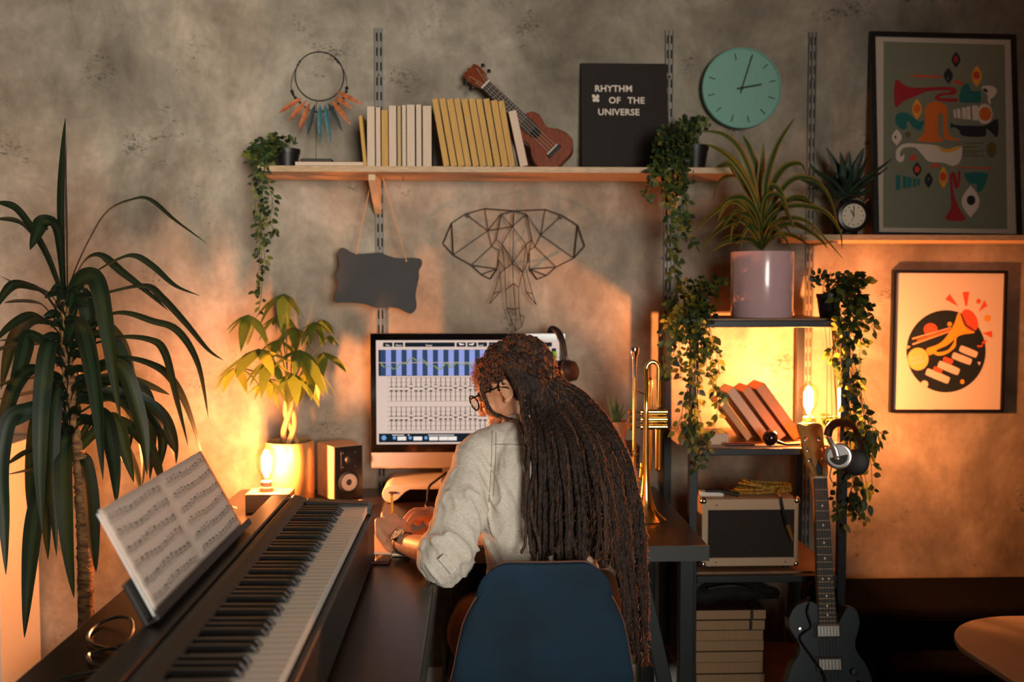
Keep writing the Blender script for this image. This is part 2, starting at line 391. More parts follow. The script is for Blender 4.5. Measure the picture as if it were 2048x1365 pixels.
# ------------------------------------------------------------------ framed posters
def smooth_poly(pts, n=5):
    q = [Vector((x, y, 0)) for x, y in pts]; k = len(q); out = []
    for i in range(k):
        a, b, c, d = q[(i - 1) % k], q[i], q[(i + 1) % k], q[(i + 2) % k]
        for j in range(n):
            t = j / n; v = 0.5 * ((2 * b) + (c - a) * t + (2 * a - 5 * b + 4 * c - d) * t * t + (3 * b - a - 3 * c + d) * t ** 3); out.append((v.x, v.y))
    return out
def ell(cx, cy, rx, ry, a=0, n=20):
    return [(cx + rx * cos(t) * cos(R(a)) - ry * sin(t) * sin(R(a)), cy + rx * cos(t) * sin(R(a)) + ry * sin(t) * cos(R(a))) for t in [2 * pi * k / n for k in range(n)]]
def almond(cx, cy, rx, ry):
    return [(cx + rx * sin(pi * k / 10), cy - ry + 2 * ry * k / 10) for k in range(11)] + [(cx - rx * sin(pi * k / 10), cy + ry - 2 * ry * k / 10) for k in range(1, 10)]
def ink(name, rgb): return mat('print_' + name, rgb, .75)
def art(parent, fr, conv, shapes, z0=.0003):
    cols = []
    m = MB(fr)
    for i, (col, poly) in enumerate(shapes):
        if col not in cols: cols.append(col)
        m.cur = cols.index(col); z = z0 + i * .00002
        p = [conv(x, y) for x, y in poly]
        # thin inked film, front face only
        n = len(p); m.add([(x, -z, y) for x, y in p], [tuple(range(n))])
    m.build('printed_artwork', [ink(c, COLS[c]) for c in cols], parent)
COLS = dict(red=(168, 34, 38), orange=(226, 110, 30), amber=(240, 165, 50), teal=(28, 108, 104), dark=(28, 34, 40), bone=(228, 208, 190), olive=(104, 92, 40), brick=(214, 74, 40), sage=(128, 130, 108),
            coral=(232, 92, 52), gold=(248, 176, 50), navy=(16, 30, 36), peach=(250, 180, 130), sand=(250, 200, 110))
def poster(name, label, w, h, fw, o, ax, az, depth, paper):
    """o = lower left front corner"""
    ax = Vector(ax).normalized(); az = Vector(az).normalized(); ay = az.cross(ax)   # ay points into the wall
    fr = frame3(o, ax, ay, az)
    t = thing(name, label, 'picture', Vector(o) + ax * w / 2)
    m = MB(fr)
    m.box(0, w, 0, depth, 0, fw).box(0, w, 0, depth, h - fw, h).box(0, fw, 0, depth, fw, h - fw).box(w - fw, w, 0, depth, fw, h - fw)
    m.build('frame', mat('black_frame_wood', (20, 18, 18), .4), t)
    MB(fr).box(fw, w - fw, .008, depth - .001, fw, h - fw).build('paper', paper, t)
    return t, fr @ T(0, .008, 0)
# large poster standing on the shelf, leaning back
o = P(1749, 469, 3.36); o.z = SH2 + .0005
tr = P(2034, 70, 3.455); tl = P(1741, 62, 3.452)
wv = P(2045, 474, 3.36) - P(1749, 469, 3.36); ww = wv.length; hv = tl - o
az = hv.normalized(); ax = Vector((1, 0, 0)); ax = (ax - az * ax.dot(az)).normalized()
hh = hv.length
t, fr = poster('large_poster', 'large black-framed poster of abstract jazz instruments leaning on the short shelf', ww, hh, .017, o, ax, az, .02, mat('poster_margin', (205, 190, 172), .8))
def conv1(x, y):  # crop pixels to frame coordinates
    xx = x - (y - 60) * .033
    return ((xx - 110) / 848 * ww, (1225 - (y - (x - 110) * .014)) / 1163 * hh)
S1 = [('sage', [(192, 117), (898, 130), (915, 1180), (203, 1172)]),
      ('dark', almond(614, 218, 26, 46)), ('red', ell(613, 216, 14, 20)), ('dark', almond(570, 311, 27, 46)), ('olive', ell(566, 328, 6, 9)),
      ('amber', almond(735, 312, 29, 62)), ('brick', ell(734, 307, 21, 24)),
      ('brick', [(332, 310), (400, 307), (530, 314), (531, 324), (400, 322)]),
      ('red', smooth_poly([(262, 338), (330, 374), (420, 380), (530, 374), (600, 378), (622, 400), (600, 420), (540, 424), (520, 436), (560, 440), (620, 440), (622, 458), (560, 460), (500, 450), (494, 430), (520, 412), (585, 402), (560, 394), (450, 402), (380, 430), (310, 460), (262, 492)], 3)),
      ('teal', smooth_poly([(637, 458), (640, 400), (660, 360), (690, 358), (700, 390), (725, 400), (750, 394), (760, 420), (756, 462), (700, 464)])),
      ('brick', smooth_poly([(600, 342), (620, 334), (640, 345), (655, 350), (650, 366), (630, 362), (618, 352), (602, 356)])),
      ('bone', smooth_poly([(764, 374), (800, 366), (840, 374), (852, 400), (835, 430), (815, 445), (818, 474), (800, 455), (798, 420), (780, 405)])), ('dark', ell(786, 394, 16, 9, 40)),
      ('bone', ell(782, 528, 46, 58)), ('orange', ell(786, 528, 36, 40))]
for x0, x1, a, b in ((600, 614, 506, 552), (620, 640, 498, 554), (648, 674, 492, 558), (676, 698, 486, 562), (708, 742, 480, 566)): S1.append(('bone', [(x0, a), (x1, a), (x1 + 4, b), (x0 + 4, b)]))
S1 += [('amber', almond(389, 503, 28, 62)), ('orange', ell(389, 500, 22, 25)),
       ('teal', smooth_poly([(264, 560), (280, 528), (330, 524), (370, 550), (400, 572), (432, 570), (410, 622), (370, 610), (345, 575), (330, 580), (330, 612), (300, 618), (272, 590)])),
       ('orange', smooth_poly([(395, 684), (430, 640), (436, 560), (436, 500), (470, 464), (520, 462), (560, 490), (566, 560), (566, 620), (590, 662), (636, 672), (636, 682), (570, 678), (545, 650), (540, 540), (520, 525), (512, 560), (512, 640), (540, 686)], 4)),
       ('dark', smooth_poly([(586, 580), (612, 592), (700, 596), (790, 592), (858, 556), (856, 658), (820, 632), (790, 612), (790, 650), (740, 660), (650, 652), (634, 622), (600, 604), (588, 616)], 3)),
       ('bone', almond(274, 664, 29, 46)), ('olive', ell(266, 663, 7, 9)), ('olive', ell(338, 648, 18, 16)),
       ('bone', smooth_poly([(270, 770), (276, 730), (320, 700), (400, 700), (500, 708), (560, 730), (640, 712), (652, 740), (640, 800), (600, 824), (540, 806), (460, 800), (420, 760), (380, 722), (320, 722), (294, 750), (300, 775), (318, 760), (316, 792), (298, 805), (278, 795)], 4)),
       ('amber', smooth_poly([(500, 710), (540, 728), (600, 724), (640, 712), (630, 730), (590, 745), (540, 745)])),
       ('brick', [(366, 754), (398, 790), (342, 798)]), ('olive', ell(822, 732, 28, 44))]
for i, (y, x1) in enumerate(((692, 780), (714, 742), (736, 780), (748, 740), (764, 782))): S1.append(('olive', [(656, y), (x1, y), (x1, y + 6), (656, y + 6)]))
S1 += [('brick', [(615, 830), (824, 832), (824, 842), (615, 836)]), ('brick', smooth_poly([(472, 828), (490, 812), (515, 812), (528, 826), (515, 832), (500, 828), (482, 842)])),
       ('dark', almond(393, 845, 25, 42)), ('brick', ell(393, 845, 15, 19)), ('dark', almond(460, 905, 24, 44)), ('olive', ell(460, 898, 6, 9)),
       ('amber', almond(544, 890, 26, 64)), ('brick', ell(543, 885, 20, 26)),
       ('red', smooth_poly([(560, 1126), (590, 1060), (586, 960), (582, 880), (596, 858), (612, 862), (622, 900), (630, 920), (628, 858), (643, 858), (640, 930), (622, 954), (606, 930), (600, 890), (598, 930), (612, 1000), (640, 1070), (676, 1130)], 3)),
       ('teal', smooth_poly([(672, 864), (794, 864), (796, 900), (780, 940), (755, 970), (736, 960), (738, 925), (700, 925), (678, 900)])),
       ('bone', almond(702, 1025, 52, 90)), ('dark', ell(705, 1018, 25, 28))]
for x0, x1, a, b in ((272, 298, 876, 962), (312, 334, 880, 954), (338, 362, 888, 948), (370, 388, 892, 944), (394, 410, 896, 936)): S1.append(('teal', [(x0, a), (x1, a + 3), (x1, b - 3), (x0, b)]))
art(t, fr, conv1, S1)
# small poster hung on the wall, slightly crooked
o = P(1781, 826, WALLY - .022)
az = (P(1788, 540, WALLY - .022) - o); hh2 = az.length; az.normalize(); ax = P(2008, 823.5, WALLY - .022) - o; ww2 = ax.length; ax = (ax - az * ax.dot(az)).normalized()
t, fr = poster('small_poster', 'small black-framed poster of trumpet and piano keys hanging below the short shelf', ww2, hh2, .011, o, ax, az, .0215, mat('poster_paper_white', (226, 214, 200), .75))
def conv2(x, y):
    xx = x + (y - 1165) * .021
    return ((xx - 147) / 822 * ww2, (1168 - y) / 1030 * hh2)
bx, by = 553, 724
S2 = [('navy', ell(bx, by, 287, 298, 0, 48)), ('coral', [(545, 348), (576, 308), (640, 400)]), ('coral', [(668, 296), (719, 290), (703, 396), (690, 394)]), ('coral', [(828, 350), (850, 395), (786, 436)]),
      ('coral', ell(785, 361, 17, 18)), ('amber', ell(850, 483, 25, 25)), ('coral', [(815, 590), (885, 575), (886, 626)]),
      ('coral', ell(440, 566, 50, 46)), ('amber', ell(578, 527, 17, 17)),
      ('peach', [(308, 628), (585, 548), (590, 556), (310, 640)]), ('orange', [(340, 640), (590, 560), (596, 572), (345, 652)]), ('peach', [(308, 668), (590, 572), (594, 578), (312, 680)]),
      ('gold', smooth_poly([(645, 442), (612, 520), (560, 610), (500, 670), (412, 706), (432, 752), (460, 742), (500, 756), (560, 740), (620, 690), (630, 625), (680, 600), (760, 585), (700, 520)], 4)),
      ('navy', smooth_poly([(490, 712), (560, 680), (610, 640), (606, 662), (570, 710), (520, 728), (486, 728)])),
      ('coral', ell(722, 498, 52, 86, -28)), ('navy', [(654, 452), (662, 448), (700, 530), (765, 574), (760, 582), (690, 538)]),
      ('sand', ell(350, 780, 77, 82)), ('peach', [(268, 680), (298, 690), (272, 708)]), ('bone', ell(398, 962, 27, 27)), ('gold', ell(672, 944, 15, 17)), ('coral', smooth_poly([(778, 680), (810, 680), (815, 655), (845, 640), (840, 660), (822, 665), (815, 688), (785, 692)])), ('bone', [(780, 800), (805, 800), (795, 826)])]
def pill(x0, y0, x1, y1, w):
    d = Vector((x1 - x0, y1 - y0)); n = Vector((-d.y, d.x)).normalized() * w; u = d.normalized() * w
    return smooth_poly([(x0 + n.x, y0 + n.y), (x0 - u.x * .7 + n.x * .6, y0 - u.y * .7 + n.y * .6), (x0 - u.x * .7 - n.x * .6, y0 - u.y * .7 - n.y * .6), (x0 - n.x, y0 - n.y), (x1 - n.x, y1 - n.y), (x1 + u.x * .7 - n.x * .6, y1 + u.y * .7 - n.y * .6), (x1 + u.x * .7 + n.x * .6, y1 + u.y * .7 + n.y * .6), (x1 + n.x, y1 + n.y)], 2)
for a in ((668, 706, 762, 744, 24), (615, 756, 720, 796, 24), (515, 820, 630, 868, 26), (428, 876, 558, 930, 26)): S2.append(('bone', pill(*a)))
for a in ((545, 780, 590, 798, 17), (475, 850, 512, 866, 17)): S2.append(('coral', pill(*a)))
art(t, fr, conv2, S2)

def text(name, s, size, M, m, parent, ext=.0006, bold=0.0, align='LEFT', spacing=1.0):
    cu = bpy.data.curves.new(name, 'FONT'); cu.body = s; cu.size = size; cu.extrude = ext; cu.offset = bold; cu.align_x = align; cu.space_character = spacing; cu.resolution_u = 3
    o = bpy.data.objects.new(name + '_src', cu); COL.objects.link(o); dg = bpy.context.evaluated_depsgraph_get(); dg.update()
    me = bpy.data.meshes.new_from_object(o.evaluated_get(dg)); bpy.data.objects.remove(o); bpy.data.curves.remove(cu)
    me.transform(M); org = Vector(me.vertices[0].co); me.transform(Matrix.Translation(-org)); me.name = name
    me.materials.clear(); me.materials.append(m); r = bpy.data.objects.new(name, me); COL.objects.link(r); place(r, org, parent); return r
def text_frame(fr): return fr @ frame3((0, 0, 0), (1, 0, 0), (0, 0, 1), (0, -1, 0))
bzx, bzy = conv2(300, 822)
text('lettering', 'bz', .052, text_frame(fr) @ T(bzx, bzy, .0012) @ RZ(R(14)), ink('bone', COLS['bone']), t, .0002)

# ------------------------------------------------------------------ letter board
y = 3.40
o = P(1164, 338, y); o.z = SHZ + .0005
w = P(1338, 338, y).x - o.x; tz = P(1250, 126, 3.445).z; h = (tz - o.z)
az = Vector((0, .05, h)).normalized(); ax = Vector((1, 0, 0)); fr = frame3(o, ax, az.cross(ax), az); h = sqrt(h * h + .0025)
lb = thing('letter_board', 'dark felt letter board reading RHYTHM OF THE UNIVERSE standing on the shelf', 'letter board', o + ax * w / 2)
MB(fr).box(0, w, 0, .012, 0, h).build('panel', mat('dark_felt', (44, 38, 36), .9, bump=.3, bscale=300), lb, bevel=.001)
tf = text_frame(fr); LW = mat('white_letters', (236, 222, 205), .5)
k = w / 174
def at2(px, py): return ((px - 1164) * k, (338 - py) * k)
for s, px, py, sz in (('RHYTHM', 1191, 170, .031), ('OF', 1219, 194, .031), ('THE', 1257, 194, .031), ('UNIVERSE', 1197, 218, .031)):
    x, z = at2(px, py); text('letters', s, sz, tf @ T(x, z, .0008), LW, lb, .0008, .0007, spacing=1.06)
m = MB(fr)
for dx, dz in ((-3, 5), (5, 5), (-2, -3), (5, -3)):
    x, z = at2(1192 + dx, 185 - dz); m.prism(ell(x, z, .0065, .0055, 20 * dx), -.0016, 0)
x, z = at2(1193, 184); m.prism([(x - .003, z - .006), (x + .004, z - .006), (x + .003, z + .006), (x - .004, z + .006)], -.0016, 0)
m.build('small_symbol', LW, lb)
# ------------------------------------------------------------------ edison bulbs
GLOW = bpy.data.materials.new('glowing_filament'); GLOW.use_nodes = True
_n = GLOW.node_tree; _e = _n.nodes.new('ShaderNodeEmission'); _e.inputs[0].default_value = (1.0, 0.328, 0.10, 1); _e.inputs[1].default_value = 2900
_n.links.new(_e.outputs[0], _n.nodes['Material Output'].inputs[0])
GLOW2 = GLOW.copy(); GLOW2.name = 'dimmer_glowing_filament'; [setattr(n.inputs[1], 'default_value', 2350) for n in GLOW2.node_tree.nodes if n.type == 'EMISSION']
GLASS = bpy.data.materials.new('thin_clear_glass'); GLASS.use_nodes = True
_n = GLASS.node_tree; _t = _n.nodes.new('ShaderNodeBsdfTransparent'); _g = _n.nodes.new('ShaderNodeBsdfGlossy'); _g.inputs['Roughness'].default_value = .03; _m = _n.nodes.new('ShaderNodeMixShader')
_f = _n.nodes.new('ShaderNodeFresnel'); _f.inputs[0].default_value = 1.35; _t.inputs[0].default_value = (1, .93, .82, 1)
_k = _n.nodes.new('ShaderNodeMath'); _k.operation = 'MULTIPLY'; _k.inputs[1].default_value = .3; _n.links.new(_f.outputs[0], _k.inputs[0]); _n.links.new(_k.outputs[0], _m.inputs[0]); _n.links.new(_t.outputs[0], _m.inputs[1]); _n.links.new(_g.outputs[0], _m.inputs[2]); _n.links.new(_m.outputs[0], _n.nodes['Material Output'].inputs[0])
def bulb(t, x, y, z, glow=GLOW):
    """screw base at z, bulb upwards; parts of lamp t"""
    MB().lathe([(.022, 0), (.022, .012), (.018, .016), (.0165, .03), (.014, .032)], 24, (x, y, z)).build('socket', mat('porcelain_socket', (190, 170, 140), .4), t, smooth=True)
    g = MB().lathe([(.0135, .032), (.015, .042), (.024, .058), (.0315, .080), (.0335, .102), (.031, .120), (.022, .134), (.010, .142), (.002, .1445)], 28, (x, y, z), caps=False).build('glass_bulb', GLASS, t, smooth=True)
    MB().lathe([(.005, .044), (.006, .052), (.009, .058), (.014, .066), (.0145, .108), (.011, .114), (.007, .116), (.007, .126), (.003, .128)], 14, (x, y, z)).build('filament', glow, g, smooth=True)
# left lamp on its wooden block
bx, by, bz = P(533, 975, 3.12).x, 3.12, .800
lamp = thing('block_lamp', 'bare glowing bulb on a square pale wooden block beside the cream pot', 'lamp', (bx, by, DZ))
MB().box(P(490, 990, 3.07).x, P(578, 990, 3.07).x, 3.07, 3.17, DZ + .0005, bz).build('wooden_block', mat('pale_block_wood', (168, 134, 94), .5, var=.15, vscale=25, stretch=(1, 5, 8)), lamp, bevel=.002)
bulb(lamp, bx, by, bz + .0003, GLOW2)
cx, cy = bx, by
MB().tube(crv([(bx - .066, 3.12, DZ + .02), (bx - .09, 3.10, DZ + .012), (bx - .12, 3.13, DZ + .012), (bx - .2, 3.25, DZ + .006), (bx - .3, 3.3, DZ + .006)], 6)[6:-14], .003).build('power_cord', mat('white_cable', (225, 215, 200), .5), lamp)
# right lamp on the metal shelf
bx2, by2 = P(1617, 800, 3.145).x, 3.145
lamp2 = thing('shelf_lamp', 'bare glowing bulb on a round pale base on the metal shelf', 'lamp', (bx2, by2, .952))
MB().lathe([(.033, .0005), (.033, .029), (.030, .033), (.024, .035)], 32, (bx2, by2, .952)).build('base', mat('pale_base_wood', (214, 178, 128), .5), lamp2, smooth=True)
bulb(lamp2, bx2, by2, .9805 + .007 + .004)

# ------------------------------------------------------------------ computer
IY = 3.30
x0, x1 = P(741, 800, IY).x, P(1131, 800, IY).x; zt, zb = P(900, 667, IY).z, P(900, 937, IY).z; zc = P(900, 905, IY).z
mon = thing('desktop_computer', 'all-in-one desktop computer with large screen showing a mixer program', 'computer', ((x0 + x1) / 2, IY + .03, .7985))
ALU = mat('brushed_aluminium', (196, 190, 184), .35, .75)
MB().box(x0, x1, IY, IY + .022, zb, zt).build('housing', ALU, mon, bevel=.006, seg=3)
MB().box(x0 + .001, x1 - .001, IY - .003, IY - .0002, zc, zt - .001).build('bezel', mat('black_glass', (8, 8, 9), .08), mon, bevel=.001)
m = MB(T((x0 + x1) / 2, 0, 0)); hz = .7985
m.add([(-.09, 3.325, .90), (.09, 3.325, .90), (.09, 3.40, hz + .006), (-.09, 3.40, hz + .006), (-.09, 3.331, .90), (.09, 3.331, .90), (.09, 3.406, hz + .004), (-.09, 3.406, hz + .004)], [(0, 1, 2, 3), (7, 6, 5, 4), (0, 4, 5, 1), (3, 2, 6, 7), (0, 3, 7, 4), (1, 5, 6, 2)])
m.box(-.09, .09, 3.225, 3.405, hz + .0003, hz + .006); m.build('stand', ALU, mon)
sx0, sx1 = P(753, 800, IY).x, P(1120, 800, IY).x; sz0, sz1 = P(850, 889, IY).z, P(850, 681, IY).z
def em(name, rgb, s=1.0):
    m = bpy.data.materials.new('screen_' + name); m.use_nodes = True; n = m.node_tree; e = n.nodes.new('ShaderNodeEmission'); e.inputs[0].default_value = lin(rgb); e.inputs[1].default_value = s
    n.links.new(e.outputs[0], n.nodes['Material Output'].inputs[0]); return m
ES = dict(bg=em('background', (222, 196, 182), .95), dk=em('dark', (26, 34, 44)), nb=em('slate', (52, 70, 98)), lb=em('lilac', (150, 160, 222)), ln=em('line', (58, 48, 40)), gl=em('grid', (190, 168, 152)), wh=em('white', (240, 228, 220)), gn=em('green', (110, 170, 40)), bl=em('blue', (110, 160, 210)), yl=em('trace', (140, 150, 90)))
keys = list(ES); scr = MB()
def qc(col, px, py, r, lay):
    y = IY - .0034 - lay * .00012; scr.cur = keys.index(col); scr.add([(P(px + r * cos(k * pi / 8), py + r * sin(k * pi / 8), IY).x, y, P(px + r * cos(k * pi / 8), py + r * sin(k * pi / 8), IY).z) for k in range(16)], [tuple(range(16))])
def q(col, px0, py0, px1, py1, lay=1):
    a = P(px0, py0, IY); b = P(px1, py1, IY); y = IY - .0034 - lay * .00012; scr.cur = keys.index(col)
    scr.add([(a.x, y, a.z), (b.x, y, a.z), (b.x, y, b.z), (a.x, y, b.z)], [(0, 1, 2, 3)])
def pq(px, py): return (740 + px / 5.25, 660 + py / 5.25)      # crop pixels to photograph pixels
q('bg', 752, 681, 1118, 887, 0)
for a, b in ((138, 236), (252, 350), (368, 890), (908, 1006), (1022, 1120)): q('dk', *pq(a, 133), *pq(b, 178))
for k in range(7): q('dk', 956 + k * 21.6, 685, 974 + k * 21.6, 693.5)
q('nb', 757, 700, 1062, 751.5); q('dk', 757, 700, 761, 751.5, 2)
x = 771.5
while x < 1060: q('lb', x, 700, x + 11, 751.5, 2); x += 20.9
q('gl', 757, 725, 1062, 725.8, 3)
prev = None
for k in range(90):
    xx = 762 + k * 3.2; yy = 727 + 9 * sin(k * .22) * (1 if k < 40 else .6) + 3 * sin(k * .9) + (6 if k > 42 else 0)
    if prev: q('yl', prev[0], min(prev[1], yy), xx, max(prev[1], yy) + .8, 4)
    prev = (xx, yy)
q('dk', 1103, 697, 1112, 740, 2); q('gn', 1106, 703, 1113, 732, 3)
for base in (755, 813.5):
    for k in range(6): q('gl', 775, base + k * 9.4, 1112, base + k * 9.4 + .6)
    for k in range(33):
        xx = 783 + k * 9.85; dy = (0, 0, 0, 0, -5, 0, 0, -4, 0, -4.5, -2, -2, -2, -5.5, -2, -5.5, -2, -2)[k % 18]
        q('ln', xx - .75, base, xx + .75, base + 19.5 + dy, 2); q('ln', xx - .75, base + 26 + dy, xx + .75, base + 47, 2)
        q('ln', xx - 3.2, base + 18.5 + dy, xx + 3.2, base + 20 + dy, 3); q('ln', xx - 3.2, base + 25.5 + dy, xx + 3.2, base + 28 + dy, 3)
q('dk', 758, 867.5, 1062, 883.5)
for x, w in ((768, 5), (789, 3.5), (820.5, 3.5), (852, 3.5)): qc('bl', x, 876, w, 3)
for a in (795, 827, 858.5, 878, 896): q('wh', a, 873.5, a + 17.5, 881, 3)
for a, b in ((785, 811), (816, 823), (857, 911)): 
    for k in range(int((b - a) / 4)): q('wh', a + k * 4, 869.5, a + k * 4 + 2.8, 871.5, 4)
screen = scr.build('screen', [ES[k] for k in keys], mon)
for s, a, b in (('File', 166, 172), ('Open', 268, 172), ('Setup', 585, 172), ('Load', 1130 + 0, 172)):
    px, py = pq(a, b); p = P(px, py, IY); text('menu_text', s, .0095, frame3((p.x, IY - .0045, p.z), (1, 0, 0), (0, 0, 1), (0, -1, 0)), ES['wh'], screen, .0001)
for s, px in (('Save', 981), ('New', 1003), ('Log', 1025), ('Play', 1046)):
    p = P(px - 1, 692.5, IY); text('menu_text', s, .0095, frame3((p.x, IY - .0045, p.z), (1, 0, 0), (0, 0, 1), (0, -1, 0)), ES['wh'], screen, .0001)
m = MB()
for px, s in ((922, 1), (944, -1)):
    for dx0, dx1, hh in ((-5, 0, 0), (0, 6, 1.2)):
        a = P(px + s * dx0 * 1.0, 689.3, IY)
    m.add([(P(px - 5 * s, 689.3, IY).x, IY - .0042, P(0, 689.3, IY).z), (P(px, 686.5, IY).x, IY - .0042, P(px, 686.5, IY).z), (P(px, 692, IY).x, IY - .0042, P(px, 692, IY).z)], [(0, 1, 2)])
    m.add([(P(px, 688.2, IY).x, IY - .0042, P(px, 688.2, IY).z), (P(px + 6 * s, 688.2, IY).x, IY - .0042, P(px, 688.2, IY).z), (P(px + 6 * s, 690.4, IY).x, IY - .0042, P(px, 690.4, IY).z), (P(px, 690.4, IY).x, IY - .0042, P(px, 690.4, IY).z)], [(0, 1, 2, 3)])
m.build('arrow_icons', ES['wh'], screen)

# riser under the computer
ris = thing('monitor_riser', 'curved white monitor riser with side ports under the computer', 'monitor stand', (-.02, 3.28, DZ))
RW = mat('matte_white_plastic', (214, 206, 196), .5)
ra, rb = -.305, .27
prof = []
for k in range(13):
    a = pi / 2 + pi * k / 12; prof.append((ra + .030 + .030 * cos(a), DZ + .0295 + .0285 * sin(a)))
prof += [(ra + .05, DZ + .012), (ra + .075, DZ + .036), (ra + .09, DZ + .044), (rb - .09, DZ + .044), (rb - .075, DZ + .036), (rb - .05, DZ + .012)]
for k in range(13):
    a = -pi / 2 + pi * k / 12; prof.append((rb - .030 + .030 * cos(a), DZ + .0295 + .0285 * sin(a)))
MB().prism(prof, 3.205, 3.43).build('body', RW, ris, bevel=.002)
for dx in (0, .014): MB().box(ra + .022 + dx, ra + .034 + dx, 3.203, 3.2055, DZ + .032, DZ + .038).build('port', DARKPL, ris)
tag(MB().tube(crv([(P(893, 958, 3.3).x, 3.3, P(893, 958, 3.3).z + .02), P(872, 962, 3.2), P(858, 975, 3.17), P(855, 1000, 3.16), (P(853, 1015, 3.12).x, 3.12, DZ + .006), (P(880, 1015, 3.12).x, 3.14, DZ + .005)], 6), .004).build('computer_cable', DARKPL), 'black cable looping down in front of the white monitor riser', 'cable')

# headphones hung over the corner of the screen
hp = thing('headphones', 'black headphones hanging over the upper corner of the computer screen', 'headphones', P(1135, 760, IY))
pts = [P(1098, 662, 3.36), P(1107, 657, 3.335), P(1118, 668, 3.30), P(1126, 690, 3.283), P(1131, 715, 3.28), P(1136, 735, 3.28)]
pts[0] = P(1098, 668, 3.335); pts[1] = P(1104, 658, 3.315)
MB().tube(crv(pts, 6), [.008 + .004 * sin(pi * min(1, k / 24)) for k in range(31)], 10, flat=1.0).build('headband', DARKPL, hp, smooth=True)
MB().tube([P(1132, 712, 3.278), P(1139, 735, 3.272)], .005).build('slider', STEEL, hp)
cc = P(1143, 742, 3.275); fr = frame3(cc, Vector((.5, .8, -.2)).normalized(), Vector((0, .2, .97)).normalized(), Vector((.85, -.5, 0)).normalized())
MB(fr).lathe([(.018, -.028), (.034, -.024), (.038, -.012), (.036, -.004), (.034, 0), (.032, .012), (.018, .020)], 24).build('ear_cup', mat('dark_brown_leather', (44, 28, 22), .45), hp, smooth=True)
MB(fr @ T(0, 0, -.055)).lathe([(.018, -.010), (.030, -.006), (.034, .006), (.032, .020), (.02, .024)], 24).build('ear_cushion', DARKPL, hp, smooth=True)

# ------------------------------------------------------------------ speaker
sp = thing('bookshelf_speaker', 'small speaker with pale wooden side and black front beside the computer', 'speaker', (P(676, 1000, 3.27).x, 3.27, DZ))
c0 = P(668, 1004, 3.24); fr = frame3((c0.x, 3.24, DZ + .0005), Vector((cos(R(32)), sin(R(32)), 0)), Vector((-sin(R(32)), cos(R(32)), 0)), (0, 0, 1))
sw, sd, shh = .103, .135, .178
MB(fr).box(0, sw, .004, sd, 0, shh).build('cabinet', mat('pale_speaker_wood', (206, 162, 116), .45, var=.08, vscale=20, stretch=(8, 1, 1)), sp, bevel=.002)
MB(fr).box(.0015, sw - .0015, -.004, .0035, .0015, shh - .0015).build('front_baffle', mat('black_baffle', (20, 17, 16), .35), sp, bevel=.002)
f2 = fr @ frame3((sw / 2, -.004, .058), (1, 0, 0), (0, 0, 1), (0, -1, 0))
MB(f2).lathe([(.037, 0), (.037, .003), (.033, .005), (.030, .003), (.028, .0022)], 32).build('woofer_ring', DARKPL, sp, smooth=True)
MB(f2).lathe([(.0285, .0025), (.026, .0045), (.023, .003), (.020, .001), (.012, .0005)], 32).build('woofer_surround', mat('cream_cone', (206, 178, 148), .5), sp, smooth=True)
MB(f2).lathe([(.0115, .0006), (.008, .005), (.001, .0065)], 20, caps=False).build('dust_cap', DARKPL, sp, smooth=True)
f3 = fr @ frame3((sw / 2, -.004, .133), (1, 0, 0), (0, 0, 1), (0, -1, 0))
MB(f3).box(-.028, .028, -.030, .030, 0, .002).build('tweeter_plate', mat('tweeter_black', (34, 28, 26), .3), sp, bevel=.004)
MB(f3).lathe([(.017, .002), (.014, .0022), (.010, .007), (.001, .009)], 20).build('tweeter', DARKPL, sp, smooth=True)
for dx, dz in ((-.022, .023), (.022, .023), (-.022, -.023), (.022, -.023)): MB(f3).ball((dx, dz, .0022), .0025, nu=8, nv=6).build('screw', CHROME, sp)
p = P(718, 1003, 3.12); tag(MB().lathe([(.006, .0005), (.011, .004), (.012, .012), (.010, .018), (.004, .021)], 16, (p.x, 3.16, DZ)).build('knob_box', mat('off_white_knob', (214, 180, 160), .4), smooth=True), 'small off-white round gadget on the desk in front of the speaker', 'gadget')

